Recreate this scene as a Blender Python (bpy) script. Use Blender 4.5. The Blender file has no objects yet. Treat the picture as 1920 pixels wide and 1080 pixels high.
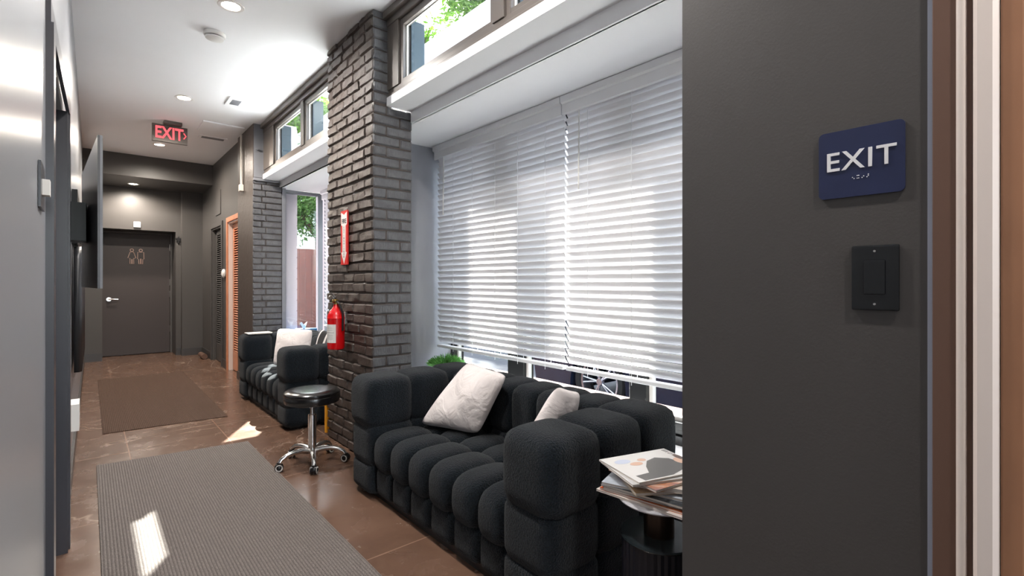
import bpy, bmesh, math, random
from mathutils import Vector, Matrix
random.seed(7)
S = bpy.context.scene
COL = S.collection
R = math.radians
PI = math.pi

# ------------------------------------------------------------------ camera
cam_d = bpy.data.cameras.new('camera'); cam = bpy.data.objects.new('camera', cam_d); COL.objects.link(cam)
cam.location = (0, 0, 1.2)
cam.rotation_euler = (R(90), 0, R(-40.77))
cam_d.sensor_width = 36; cam_d.lens = 36*922/1920
cam_d.shift_y = -10/1920
cam_d.clip_start = 0.01; cam_d.clip_end = 300
S.camera = cam

# ------------------------------------------------------------------ world, sun, exposure
S.view_settings.view_transform = 'Standard'; S.view_settings.look = 'None'
S.view_settings.exposure = 2.1; S.view_settings.gamma = 1.0
S.view_settings.use_curve_mapping = False
SUN_AZ = math.atan2(1.76, 1.0)       # the sun stands towards +X +Y
SUN_EL = R(44)
W = bpy.data.worlds.new('world'); S.world = W; W.use_nodes = True
wn = W.node_tree.nodes; wl = W.node_tree.links
bg = wn['Background']
sky = wn.new('ShaderNodeTexSky'); sky.sky_type = 'NISHITA'; sky.sun_disc = False
sky.sun_elevation = SUN_EL; sky.sun_rotation = PI/2 - SUN_AZ
sky.air_density = 1.0; sky.dust_density = 2.0; sky.ozone_density = 1.0
hs = wn.new('ShaderNodeHueSaturation'); hs.inputs['Saturation'].default_value = .5
wl.new(sky.outputs[0], hs.inputs['Color']); wl.new(hs.outputs[0], bg.inputs[0]); bg.inputs[1].default_value = 0.46
sun_d = bpy.data.lights.new('sun', 'SUN'); sun_d.energy = 15.0; sun_d.angle = R(0.6); sun_d.color = (1.0, .96, .9)
sun = bpy.data.objects.new('sun', sun_d); COL.objects.link(sun)
sv = Vector((math.cos(SUN_EL)*math.cos(SUN_AZ), math.cos(SUN_EL)*math.sin(SUN_AZ), math.sin(SUN_EL)))
sun.rotation_euler = sv.to_track_quat('Z', 'Y').to_euler()
sun.location = (12, 20, 20)
S.cycles.max_bounces = 10; S.cycles.diffuse_bounces = 6; S.cycles.glossy_bounces = 4
S.cycles.transmission_bounces = 8; S.cycles.transparent_max_bounces = 16
S.cycles.sample_clamp_indirect = 8.0
S.cycles.use_denoising = True

# ------------------------------------------------------------------ materials
def lin(c):
    c = c/255.0
    return c/12.92 if c <= .04045 else ((c+.055)/1.055)**2.4
def rgb(r, g, b): return (lin(r), lin(g), lin(b), 1.0)
class NT:
    def __init__(s, name):
        s.m = bpy.data.materials.new(name); s.m.use_nodes = True
        s.t = s.m.node_tree; s.b = s.t.nodes['Principled BSDF']; s.out = s.t.nodes['Material Output']
    def n(s, typ, **kw):
        x = s.t.nodes.new(typ)
        for k, v in kw.items():
            if k.startswith('i_'): x.inputs[k[2:]].default_value = v
            else: setattr(x, k, v)
        return x
    def l(s, a, b): s.t.links.new(a, b)
    def coord(s, kind='Object', scale=None):
        tc = s.n('ShaderNodeTexCoord'); o = tc.outputs[kind]
        if scale:
            mp = s.n('ShaderNodeMapping'); mp.inputs['Scale'].default_value = scale; s.l(o, mp.inputs[0]); o = mp.outputs[0]
        return o
    def noise(s, scale, detail=4, rough=.5, dist=0, vec=None):
        x = s.n('ShaderNodeTexNoise'); x.inputs['Scale'].default_value = scale; x.inputs['Detail'].default_value = detail
        x.inputs['Roughness'].default_value = rough; x.inputs['Distortion'].default_value = dist
        s.l(vec if vec is not None else s.coord(), x.inputs['Vector']); return x
    def ramp(s, fac, stops):
        x = s.n('ShaderNodeValToRGB'); e = x.color_ramp.elements
        while len(e) < len(stops): e.new(.5)
        for i, (p, c) in enumerate(stops): e[i].position = p; e[i].color = c
        s.l(fac, x.inputs[0]); return x.outputs[0]
    def mix(s, fac, a, b):
        x = s.n('ShaderNodeMix', data_type='RGBA')
        for sock, v in ((x.inputs[0], fac), (x.inputs[6], a), (x.inputs[7], b)):
            if isinstance(v, (tuple, float, int)): sock.default_value = v
            else: s.l(v, sock)
        return x.outputs[2]
    def bump(s, h, strength=.3, dist=.01):
        x = s.n('ShaderNodeBump'); x.inputs['Strength'].default_value = strength; x.inputs['Distance'].default_value = dist
        s.l(h, x.inputs['Height']); s.l(x.outputs[0], s.b.inputs['Normal']); return x
def mat(name, col, rough=.5, metal=0, spec=.5, bump=None, vary=None, coat=0, sheen=0, emit=None):
    t = NT(name); b = t.b
    b.inputs['Base Color'].default_value = col; b.inputs['Roughness'].default_value = rough
    b.inputs['Metallic'].default_value = metal; b.inputs['Specular IOR Level'].default_value = spec
    b.inputs['Coat Weight'].default_value = coat; b.inputs['Sheen Weight'].default_value = sheen
    if emit: b.inputs['Emission Color'].default_value = emit[0]; b.inputs['Emission Strength'].default_value = emit[1]
    if vary:
        sc, amt = vary; n = t.noise(sc, 5)
        d = tuple(c*(1-amt) for c in col[:3])+(1,); u = tuple(min(1, c*(1+amt)) for c in col[:3])+(1,)
        t.l(t.ramp(n.outputs[0], [(.3, d), (.7, u)]), b.inputs['Base Color'])
    if bump:
        sc, st, ds = bump; t.bump(t.noise(sc, 6, .6).outputs[0], st, ds)
    return t.m

M = {}
M['wall'] = mat('dark_grey_wall_paint', rgb(74, 71, 69), .42, spec=.5, bump=(120, .12, .002))
def wall_chipped():
    t = NT('dark_wall_paint_with_chips'); t.b.inputs['Roughness'].default_value = .5
    v = t.n('ShaderNodeTexVoronoi'); v.inputs['Scale'].default_value = 6.5; t.l(t.coord(), v.inputs['Vector'])
    n = t.noise(90, 2); a = t.n('ShaderNodeMath', operation='MULTIPLY_ADD'); a.inputs[1].default_value = .022; t.l(n.outputs[0], a.inputs[0]); t.l(v.outputs['Distance'], a.inputs[2])
    f = t.ramp(a.outputs[0], [(.0172, (1, 1, 1, 1)), (.0205, (0, 0, 0, 1))])
    t.l(t.mix(f, rgb(70, 67, 66), rgb(175, 172, 168)), t.b.inputs['Base Color'])
    t.bump(t.noise(160, 4, .6).outputs[0], .16, .002); return t.m
M['wall_chip'] = wall_chipped()
M['wall_l'] = mat('satin_grey_wall_paint', rgb(134, 136, 140), .3, spec=.6, bump=(14, .05, .004))
M['grey'] = mat('mid_grey_paint', rgb(146, 148, 155), .5, vary=(3, .06))
M['greybox'] = mat('pale_grey_metal_paint', rgb(120, 122, 128), .45)
M['white'] = mat('white_ceiling_paint', rgb(246, 247, 248), .7, vary=(1.5, .015))
M['soffit'] = mat('white_satin_paint', rgb(236, 237, 240), .5)
M['door'] = mat('charcoal_door_paint', rgb(60, 53, 52), .45, bump=(60, .08, .002))
M['casing'] = mat('gloss_charcoal_trim', rgb(52, 52, 58), .28, spec=.6)
M['frame'] = mat('grey_brown_window_frame', rgb(92, 85, 80), .35, spec=.55)
M['teal'] = mat('teal_exterior_frame', rgb(26, 46, 56), .5)
M['black'] = mat('black_plastic', rgb(22, 22, 24), .35)
M['blackgloss'] = mat('black_gloss_plastic', rgb(20, 22, 25), .15, spec=.6)
M['vinyl'] = mat('black_vinyl', rgb(22, 21, 22), .22, spec=.7, bump=(25, .15, .004))
M['chrome'] = mat('polished_chrome', rgb(225, 222, 220), .14, metal=1)
M['steel'] = mat('brushed_steel', rgb(190, 188, 185), .3, metal=1)
M['wplastic'] = mat('white_plastic', rgb(228, 226, 222), .4)
M['wheelwhite'] = mat('pale_grey_rubber', rgb(205, 200, 195), .5)
M['copper'] = mat('copper_brown_paint', rgb(156, 112, 84), .38, metal=.05, vary=(8, .08))
M['copperdk'] = mat('dark_copper_brown_paint', rgb(108, 82, 70), .4, metal=.15)
M['cream'] = mat('cream_gloss_paint', rgb(222, 210, 203), .35, spec=.5)
M['orange'] = mat('copper_orange_paint', rgb(196, 130, 96), .4, vary=(12, .08))
M['caulk'] = mat('pale_blue_grey_caulk', rgb(150, 156, 172), .5)
M['ltblind'] = None
M['red'] = mat('gloss_red_enamel', rgb(206, 12, 18), .2, spec=.6, coat=.4)
M['signred'] = mat('sign_red', rgb(206, 40, 34), .4)
M['signwhite'] = mat('sign_white', rgb(232, 226, 222), .5)
M['ink'] = mat('black_ink', rgb(25, 25, 28), .6)
M['navy'] = mat('navy_sign_plastic', rgb(32, 40, 74), .35, spec=.5, vary=(20, .05))
M['letter'] = mat('white_lettering', rgb(226, 226, 228), .5)
M['brass'] = mat('brass', rgb(180, 150, 90), .25, metal=1)
M['bronze'] = mat('dark_bronze', rgb(70, 56, 48), .3, metal=.8)
M['tabletop'] = mat('white_lacquer', rgb(200, 200, 206), .25)
M['drumtop'] = mat('black_steel', rgb(46, 54, 58), .22, metal=.3)
M['darkblue'] = mat('blue_black_metal', rgb(14, 17, 30), .45)
M['blue'] = mat('blue_cardboard', rgb(40, 108, 168), .5)
M['tissue'] = mat('white_tissue', rgb(240, 240, 240), .9)
M['yellow'] = mat('yellow_plastic', rgb(232, 158, 40), .4)
M['plantgreen'] = mat('leaf_green', rgb(104, 172, 84), .5, vary=(40, .35))
M['pot'] = mat('grey_pot', rgb(90, 88, 86), .6)
M['cloth'] = mat('black_cape_cloth', rgb(34, 35, 38), .45)
M['lampwhite'] = mat('downlight_trim', rgb(235, 232, 228), .5)
M['bulb'] = mat('warm_lamp_lens', (1, .86, .66, 1), .5, emit=((1, .86, .66, 1), 14))
M['exitred'] = mat('lit_red_letters', (.7, .05, .06, 1), .5, emit=((1, .10, .12, 1), .32))
M['asphalt'] = mat('asphalt', rgb(44, 47, 54), .9, vary=(30, .15), bump=(80, .3, .01))
M['siding'] = mat('lilac_grey_siding', rgb(190, 176, 184), .7)
M['bwhite'] = mat('white_render', rgb(240, 240, 240), .8)
M['fence'] = mat('red_cedar', rgb(104, 62, 50), .7, vary=(5, .2))
M['bark'] = mat('bark', rgb(80, 64, 50), .9, bump=(30, .6, .02))
M['carpaint'] = mat('slate_blue_car_paint', rgb(34, 44, 66), .2, metal=.3, coat=.6)
M['rubber'] = mat('tyre_rubber', rgb(30, 30, 32), .8)
M['alloy'] = mat('alloy_wheel', rgb(200, 200, 210), .25, metal=.9)
M['kerb'] = mat('pink_brick_curb', rgb(80, 55, 48), .8, vary=(10, .12), bump=(40, .3, .01))
M['wirewh'] = mat('white_conduit', rgb(215, 208, 200), .45)
M['skirt'] = mat('dark_skirting_paint', rgb(62, 60, 60), .35)

def leafmat(name, c1, c2):
    t = NT(name); n = t.noise(6, 3)
    c = t.ramp(n.outputs[0], [(.3, c1), (.7, c2)])
    d = t.n('ShaderNodeBsdfDiffuse'); tr = t.n('ShaderNodeBsdfTranslucent'); t.l(c, d.inputs[0]); t.l(c, tr.inputs[0])
    mx = t.n('ShaderNodeMixShader'); mx.inputs[0].default_value = .45; t.l(d.outputs[0], mx.inputs[1]); t.l(tr.outputs[0], mx.inputs[2])
    t.l(mx.outputs[0], t.out.inputs[0]); return t.m
M['leaf'] = leafmat('tree_leaves', rgb(70, 120, 40), rgb(150, 190, 80))
M['leafdk'] = leafmat('dark_tree_leaves', rgb(46, 78, 40), rgb(110, 140, 80))
M['grass'] = leafmat('grass_blades', rgb(80, 120, 50), rgb(130, 160, 80))

def slat_mat():
    t = NT('white_blind_slat'); c = rgb(244, 244, 246)
    d = t.n('ShaderNodeBsdfDiffuse'); d.inputs[0].default_value = c
    tr = t.n('ShaderNodeBsdfTranslucent'); tr.inputs[0].default_value = rgb(240, 236, 234)
    g = t.n('ShaderNodeBsdfGlossy'); g.inputs['Roughness'].default_value = .35
    mx = t.n('ShaderNodeMixShader'); mx.inputs[0].default_value = .32; t.l(d.outputs[0], mx.inputs[1]); t.l(tr.outputs[0], mx.inputs[2])
    m2 = t.n('ShaderNodeMixShader'); m2.inputs[0].default_value = .04; t.l(mx.outputs[0], m2.inputs[1]); t.l(g.outputs[0], m2.inputs[2])
    t.l(m2.outputs[0], t.out.inputs[0]); return t.m
M['slat'] = slat_mat()
def glass_mat():
    t = NT('window_glass')
    tr = t.n('ShaderNodeBsdfTransparent'); tr.inputs[0].default_value = (.93, .96, .96, 1)
    g = t.n('ShaderNodeBsdfGlossy'); g.inputs['Roughness'].default_value = .02
    lw_ = t.n('ShaderNodeLayerWeight'); pw = t.n('ShaderNodeMath', operation='POWER'); pw.inputs[1].default_value = 5; t.l(lw_.outputs['Facing'], pw.inputs[0])
    fr = t.n('ShaderNodeMath', operation='MULTIPLY_ADD'); fr.inputs[1].default_value = .6; fr.inputs[2].default_value = .03; t.l(pw.outputs[0], fr.inputs[0])
    mx = t.n('ShaderNodeMixShader'); t.l(fr.outputs[0], mx.inputs[0]); t.l(tr.outputs[0], mx.inputs[1]); t.l(g.outputs[0], mx.inputs[2])
    t.l(mx.outputs[0], t.out.inputs[0]); return t.m
M['glass'] = glass_mat()

def floor_mat():
    t = NT('brown_marble_tile'); b = t.b
    vec = t.coord()
    n1 = t.noise(1.3, 6, .6, 1.2, vec); n2 = t.noise(7, 5, .6, .6, vec)
    base = t.ramp(n1.outputs[0], [(.2, rgb(82, 62, 51)), (.5, rgb(98, 74, 60)), (.8, rgb(114, 88, 73))])
    base = t.mix(.3, base, t.ramp(n2.outputs[0], [(.25, rgb(82, 62, 52)), (.75, rgb(118, 92, 77))]))
    nv = t.noise(.55, 5, .5, 1.6, vec)
    s1 = t.n('ShaderNodeMath', operation='SUBTRACT'); s1.inputs[1].default_value = .5; t.l(nv.outputs[0], s1.inputs[0])
    s2 = t.n('ShaderNodeMath', operation='ABSOLUTE'); t.l(s1.outputs[0], s2.inputs[0])
    vein = t.ramp(s2.outputs[0], [(0, (.4, .4, .4, 1)), (.0013, (0, 0, 0, 1))])
    base = t.mix(vein, base, rgb(200, 178, 160))
    bk = t.n('ShaderNodeTexBrick'); bk.offset = .5; bk.inputs['Scale'].default_value = 1.0
    bk.inputs['Brick Width'].default_value = 1.2; bk.inputs['Row Height'].default_value = .6
    bk.inputs['Mortar Size'].default_value = .004; bk.inputs['Mortar Smooth'].default_value = .1
    mp = t.n('ShaderNodeMapping'); mp.inputs['Rotation'].default_value = (0, 0, R(90)); mp.inputs['Location'].default_value = (.22, .38, 0)
    t.l(vec, mp.inputs[0]); t.l(mp.outputs[0], bk.inputs['Vector'])
    base = t.mix(bk.outputs['Fac'], base, rgb(134, 106, 90))
    t.l(base, b.inputs['Base Color'])
    rr = t.ramp(n2.outputs[0], [(.3, (.2, .2, .2, 1)), (.7, (.3, .3, .3, 1))]); t.l(rr, b.inputs['Roughness'])
    b.inputs['Specular IOR Level'].default_value = .55
    t.bump(n2.outputs[0], .03, .003)
    return t.m
M['floor'] = floor_mat()

def rug_mat(name, c1, c2, pitch):
    t = NT(name); vec = t.coord()
    wv = t.n('ShaderNodeTexWave', wave_type='BANDS', bands_direction='X'); wv.inputs['Scale'].default_value = .314/pitch
    wv.inputs['Distortion'].default_value = .6; wv.inputs['Detail'].default_value = 1; wv.inputs['Detail Scale'].default_value = 40
    t.l(vec, wv.inputs['Vector'])
    wy = t.n('ShaderNodeTexWave', wave_type='BANDS', bands_direction='Y'); wy.inputs['Scale'].default_value = .314/(pitch*.8)
    wy.inputs['Distortion'].default_value = 3; wy.inputs['Detail'].default_value = 2; wy.inputs['Detail Scale'].default_value = 30
    t.l(vec, wy.inputs['Vector'])
    sp = t.noise(420, 2, .7, 0, vec)
    c = t.ramp(sp.outputs[0], [(.35, c1), (.65, c2)])
    c = t.mix(t.ramp(wv.outputs[0], [(0, (.45, .45, .45, 1)), (.5, (0, 0, 0, 1))]), c, tuple(x*.4 for x in c1[:3])+(1,))
    t.l(c, t.b.inputs['Base Color']); t.b.inputs['Roughness'].default_value = .95; t.b.inputs['Specular IOR Level'].default_value = .1
    a = t.n('ShaderNodeMath', operation='MULTIPLY_ADD'); a.inputs[1].default_value = .5
    t.l(wy.outputs[0], a.inputs[0]); t.l(wv.outputs[0], a.inputs[2])
    t.bump(a.outputs[0], .9, .004)
    return t.m
M['rug'] = rug_mat('ribbed_grey_brown_matting', rgb(82, 77, 75), rgb(170, 160, 154), .0125)
M['rug2'] = rug_mat('thin_brown_matting', rgb(80, 64, 56), rgb(120, 98, 86), .012)

def boucle():
    t = NT('charcoal_boucle_fabric'); vec = t.coord()
    n = t.noise(150, 3, .65, .3, vec)
    c = t.ramp(n.outputs[0], [(.3, rgb(7, 12, 16)), (.7, rgb(26, 34, 42))])
    t.l(c, t.b.inputs['Base Color']); t.b.inputs['Roughness'].default_value = .95
    t.b.inputs['Sheen Weight'].default_value = .12; t.b.inputs['Sheen Roughness'].default_value = .5
    t.b.inputs['Specular IOR Level'].default_value = .1
    t.bump(n.outputs[0], 1.0, .009); return t.m
M['boucle'] = boucle()
def cushion_mat():
    t = NT('white_cotton'); vec = t.coord()
    n = t.noise(9, 3, .5, 1.0, vec); f = t.noise(300, 2, .5, 0, vec)
    t.b.inputs['Base Color'].default_value = rgb(232, 224, 222); t.b.inputs['Roughness'].default_value = .9
    t.b.inputs['Sheen Weight'].default_value = .2
    a = t.n('ShaderNodeMath', operation='MULTIPLY_ADD'); a.inputs[1].default_value = .03
    t.l(f.outputs[0], a.inputs[0]); t.l(n.outputs[0], a.inputs[2]); t.bump(a.outputs[0], .55, .03); return t.m
M['cotton'] = cushion_mat()
def stripe_mat():
    t = NT('black_fabric_with_white_stripes'); vec = t.coord('UV')
    sx = t.n('ShaderNodeSeparateXYZ'); t.l(vec, sx.inputs[0])
    c = t.n('ShaderNodeValToRGB'); c.color_ramp.interpolation = 'CONSTANT'; e = c.color_ramp.elements
    k, w, g = rgb(28, 28, 30), rgb(226, 222, 220), rgb(92, 94, 98)
    st = [(0, w), (.05, g), (.2, w), (.3, k), (.7, w), (.8, g), (.95, w)]
    while len(e) < len(st): e.new(.5)
    for i, (p, cc) in enumerate(st): e[i].position = p; e[i].color = cc
    t.l(sx.outputs[0], c.inputs[0]); t.l(c.outputs[0], t.b.inputs['Base Color']); t.b.inputs['Roughness'].default_value = .9
    return t.m
M['stripe'] = stripe_mat()
def brickmat(name, c1, c2):
    t = NT(name); vec = t.coord()
    n = t.noise(22, 6, .7, .4, vec); n2 = t.noise(130, 4, .7, 0, vec)
    t.l(t.ramp(n.outputs[0], [(.3, c1), (.72, c2)]), t.b.inputs['Base Color'])
    t.b.inputs['Roughness'].default_value = .36; t.b.inputs['Specular IOR Level'].default_value = .6
    a = t.n('ShaderNodeMath', operation='MULTIPLY_ADD'); a.inputs[1].default_value = .5
    t.l(n2.outputs[0], a.inputs[0]); t.l(n.outputs[0], a.inputs[2]); t.bump(a.outputs[0], .8, .010); return t.m
M['brick'] = brickmat('painted_brick', rgb(52, 44, 40), rgb(82, 70, 63))
def combed():
    t = NT('combed_painted_brick'); vec = t.coord('Object', (1, 1, .22))
    n = t.noise(170, 4, .6, .2, vec); n2 = t.noise(20, 4)
    t.l(t.ramp(n2.outputs[0], [(.3, rgb(78, 79, 82)), (.7, rgb(98, 99, 103))]), t.b.inputs['Base Color'])  # same paint as the rough face; glare here put in as lighter grey
    t.b.inputs['Roughness'].default_value = .38; t.b.inputs['Specular IOR Level'].default_value = .6
    t.bump(n.outputs[0], .85, .008); return t.m
M['combed'] = combed()
def cover_mat(name, cols, scale=9):
    t = NT(name); n = t.noise(scale, 3, .55, 1.2)
    t.l(t.ramp(n.outputs[0], [(.2+.6*i/(len(cols)-1), c) for i, c in enumerate(cols)]), t.b.inputs['Base Color'])
    t.b.inputs['Roughness'].default_value = .25; return t.m
M['paper'] = mat('page_edges', rgb(222, 214, 206), .7)

# ------------------------------------------------------------------ geometry helpers
def B(): return bmesh.new()
def box(bm, x0, x1, y0, y1, z0, z1, bev=0, mtx=None):
    r = bmesh.ops.create_cube(bm, size=1.0); vs = r['verts']
    m = Matrix.Translation(((x0+x1)/2, (y0+y1)/2, (z0+z1)/2)) @ Matrix.Diagonal((x1-x0, y1-y0, z1-z0, 1))
    bmesh.ops.transform(bm, matrix=m, verts=vs)
    if bev:
        es = list({e for v in vs for e in v.link_edges})
        rr = bmesh.ops.bevel(bm, geom=es, offset=bev, segments=2, profile=.6, affect='EDGES'); vs = list({v for f in rr['faces'] for v in f.verts} | {v for v in vs if v.is_valid})
    if mtx is not None: bmesh.ops.transform(bm, matrix=mtx, verts=vs)
    return vs
def hexa(bm, p):   # eight corners: 4 bottom then 4 top, both counter-clockwise from above
    v = [bm.verts.new(q) for q in p]
    for f in ((3, 2, 1, 0), (4, 5, 6, 7), (0, 1, 5, 4), (1, 2, 6, 5), (2, 3, 7, 6), (3, 0, 4, 7)): bm.faces.new([v[i] for i in f])
    return v
def cyl(bm, p0, p1, r, r2=None, seg=20, caps=True):
    p0 = Vector(p0); p1 = Vector(p1); d = p1-p0
    q = d.to_track_quat('Z', 'Y').to_matrix().to_4x4()
    rr = bmesh.ops.create_cone(bm, cap_ends=caps, segments=seg, radius1=r, radius2=r if r2 is None else r2, depth=d.length)
    bmesh.ops.transform(bm, matrix=Matrix.Translation((p0+p1)/2) @ q, verts=rr['verts']); return rr['verts']
def lathe(bm, prof, c=(0, 0, 0), seg=32, mtx=None):
    rings = []; vs = []
    for r, z in prof:
        ring = []
        if r < 1e-6: ring = [bm.verts.new((c[0], c[1], c[2]+z))]
        else: ring = [bm.verts.new((c[0]+r*math.cos(2*PI*k/seg), c[1]+r*math.sin(2*PI*k/seg), c[2]+z)) for k in range(seg)]
        rings.append(ring); vs += ring
    for a, b in zip(rings, rings[1:]):
        for k in range(seg):
            k2 = (k+1) % seg
            if len(a) == 1 and len(b) == 1: continue
            if len(a) == 1: bm.faces.new((a[0], b[k2], b[k]))
            elif len(b) == 1: bm.faces.new((a[k], a[k2], b[0]))
            else: bm.faces.new((a[k], a[k2], b[k2], b[k]))
    if mtx is not None: bmesh.ops.transform(bm, matrix=mtx, verts=vs)
    return vs
def tube(bm, pts, r, seg=8, closed=False):
    pts = [Vector(p) for p in pts]; n = len(pts); rings = []
    rr = r if isinstance(r, (list, tuple)) else [r]*n
    up = None
    for i, p in enumerate(pts):
        a = pts[(i-1) % n] if (closed or i > 0) else pts[i]; b = pts[(i+1) % n] if (closed or i < n-1) else pts[i]
        t = (b-a).normalized()
        if up is None: up = t.orthogonal().normalized()
        up = (up-t*up.dot(t)).normalized(); s = t.cross(up)
        rings.append([bm.verts.new(p+(up*math.cos(2*PI*k/seg)+s*math.sin(2*PI*k/seg))*rr[i]) for k in range(seg)])
    for i in range(n if closed else n-1):
        a = rings[i]; b = rings[(i+1) % n]
        for k in range(seg): bm.faces.new((a[k], a[(k+1) % seg], b[(k+1) % seg], b[k]))
    if not closed:
        bm.faces.new(rings[0][::-1]); bm.faces.new(rings[-1])
def prism(bm, poly, p0, ax, ay, az, h):   # polygon in (ax, ay) from p0, extruded h along az
    p0, ax, ay, az = map(Vector, (p0, ax, ay, az))
    a = [bm.verts.new(p0+ax*x+ay*y) for x, y in poly]; b = [bm.verts.new(p0+ax*x+ay*y+az*h) for x, y in poly]
    n = len(poly)
    for i in range(n): bm.faces.new((a[i], a[(i+1) % n], b[(i+1) % n], b[i]))
    bm.faces.new(a[::-1]); bm.faces.new(b)
def puff(bm, x0, x1, y0, y1, z0, z1, n=10, p=4.2, grow=.006):
    c = Vector(((x0+x1)/2, (y0+y1)/2, (z0+z1)/2)); h = Vector(((x1-x0)/2+grow, (y1-y0)/2+grow, (z1-z0)/2+grow))
    vm = {}
    def V(a):
        k = tuple(round(q, 5) for q in a)
        if k not in vm:
            s = (abs(a[0])**p+abs(a[1])**p+abs(a[2])**p)**(-1/p)
            vm[k] = bm.verts.new((c.x+a[0]*s*h.x, c.y+a[1]*s*h.y, c.z+a[2]*s*h.z))
        return vm[k]
    g = [math.tan((-1+2*i/n)*PI/4) for i in range(n+1)]
    for ax in range(3):
        for sg in (-1, 1):
            for i in range(n):
                for j in range(n):
                    q = []
                    for (a, b) in ((i, j), (i+1, j), (i+1, j+1), (i, j+1)):
                        v = [0, 0, 0]; v[ax] = sg; v[(ax+1) % 3] = g[a]; v[(ax+2) % 3] = g[b]; q.append(V(v))
                    if sg < 0: q.reverse()
                    bm.faces.new(q)
def pillow_bm(BL, BR, TR, TL, t, n=26, pinch=.03):
    BL, BR, TR, TL = map(Vector, (BL, BR, TR, TL)); bm = B(); uv = bm.loops.layers.uv.new()
    nrm = ((BR-BL).cross(TL-BL)).normalized(); G = {}
    for side in (0, 1):
        for i in range(n+1):
            for j in range(n+1):
                u, v = i/n, j/n; edge = i in (0, n) or j in (0, n)
                if side and edge: G[side, i, j] = G[0, i, j]; continue
                a, b = 2*u-1, 2*v-1
                # pull sides in, corners out; keeps cushion ears
                uu = .5+a/2*(1-pinch*(1-b*b)-.075*abs(b)**7); vv = .5+b/2*(1-pinch*(1-a*a)-.075*abs(a)**7)
                p = BL*(1-uu)*(1-vv)+BR*uu*(1-vv)+TR*uu*vv+TL*(1-uu)*vv
                hgt = t/2*((1-a**2)**.48)*((1-b**2)**.48) if not edge else 0
                hgt *= 1+.10*math.sin(5*a+2*b)*math.cos(4*b-a)
                G[side, i, j] = bm.verts.new(p+nrm*hgt*(1 if side == 0 else -1))
    for side in (0, 1):
        for i in range(n):
            for j in range(n):
                ij = [(i, j), (i+1, j), (i+1, j+1), (i, j+1)]
                if side: ij.reverse()
                f = bm.faces.new([G[side, a, b] for a, b in ij])
                for lp, (a, b) in zip(f.loops, ij): lp[uv].uv = (a/n, b/n)
    return bm
def text_bm(bm, s, size, mtx, extrude=.001, space=1.0, bold=0):
    cu = bpy.data.curves.new('lettering', 'FONT'); cu.body = s; cu.size = size; cu.extrude = extrude
    cu.align_x = 'CENTER'; cu.align_y = 'CENTER'; cu.space_character = space; cu.offset = bold
    ob = bpy.data.objects.new('lettering', cu); COL.objects.link(ob)
    dg = bpy.context.evaluated_depsgraph_get(); me = bpy.data.meshes.new_from_object(ob.evaluated_get(dg))
    me.transform(mtx); bm.from_mesh(me); bpy.data.meshes.remove(me); bpy.data.objects.remove(ob); bpy.data.curves.remove(cu)
def frame_mtx(origin, xdir, ydir):
    x = Vector(xdir).normalized(); y = Vector(ydir).normalized(); z = x.cross(y)
    m = Matrix((x, y, z)).transposed().to_4x4(); m.translation = Vector(origin); return m

def obj(name, bm, m, parent=None, smooth=False, recalc=True):
    if recalc: bmesh.ops.recalc_face_normals(bm, faces=bm.faces)
    me = bpy.data.meshes.new(name); bm.to_mesh(me); bm.free()
    for mm in (m if isinstance(m, (list, tuple)) else [m]): me.materials.append(mm)
    if smooth:
        for p in me.polygons: p.use_smooth = True
        if smooth != 'all': me.set_sharp_from_angle(angle=R(35))
    o = bpy.data.objects.new(name, me); COL.objects.link(o)
    if parent is not None:
        o.parent = parent; o.matrix_parent_inverse = Matrix.Translation(-parent_loc(parent))
    return o
def parent_loc(p):
    v = Vector(p.location)
    q = p.parent
    while q is not None: v += Vector(q.location) if q.get('_e') else Vector((0, 0, 0)); q = q.parent
    return v
def tag(o, label=None, cat=None, group=None, kind=None):
    if label: o['label'] = label
    if cat: o['category'] = cat
    if group: o['group'] = group
    if kind: o['kind'] = kind
    return o
def thing(name, loc, label, cat, group=None, kind=None):
    o = bpy.data.objects.new(name, None); COL.objects.link(o); o.location = loc; o.empty_display_size = .05
    return tag(o, label, cat, group, kind)
def struct(name, bm, m, parent=None, label=None, cat=None, smooth=False):
    o = obj(name, bm, m, parent, smooth)
    if parent is None:
        o['kind'] = 'structure'
        tag(o, label or name.replace('_', ' '), cat or name.split('_')[0])
    return o
def copy_tree(o, parent=None):
    c = o.copy(); COL.objects.link(c)
    if parent is not None: c.parent = parent
    for ch in list(o.children): copy_tree(ch, c)
    return c

XR = 1.12      # plane of the near right wall
XL = lambda y: -.104+.0055*y
ZC = 3.01

# ------------------------------------------------------------------ shell
bm = B(); box(bm, -.6, 2.46, -3.6, 10.6, -.12, 0); struct('floor', bm, M['floor'], label='brown marble look tiled corridor floor', cat='floor')
bm = B(); box(bm, -.4, 1.66, -3.6, 10.6, ZC, ZC+.12); struct('ceiling', bm, M['white'], label='smooth white ceiling over the corridor', cat='ceiling')
def lw(bm, y0, y1, z0, z1, o0=0.0, t=.14, o1=None):   # slab standing on the left wall line; o0 = how far it stands proud
    o1 = o0 if o1 is None else o1
    a, b = XL(y0)+o0, XL(y1)+o1
    hexa(bm, [(a-t, y0, z0), (a, y0, z0), (b, y1, z0), (b-t, y1, z0), (a-t, y0, z1), (a, y0, z1), (b, y1, z1), (b-t, y1, z1)])
D0, D1, DZ = 2.06, 2.98, 1.96
bm = B(); lw(bm, -3.6, D0, 0, ZC); lw(bm, D0, D1, DZ, ZC); lw(bm, D1, 10.6, 0, ZC)
struct('wall_left', bm, M['wall_l'], label='satin grey wall along the left side of the corridor', cat='wall')
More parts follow.
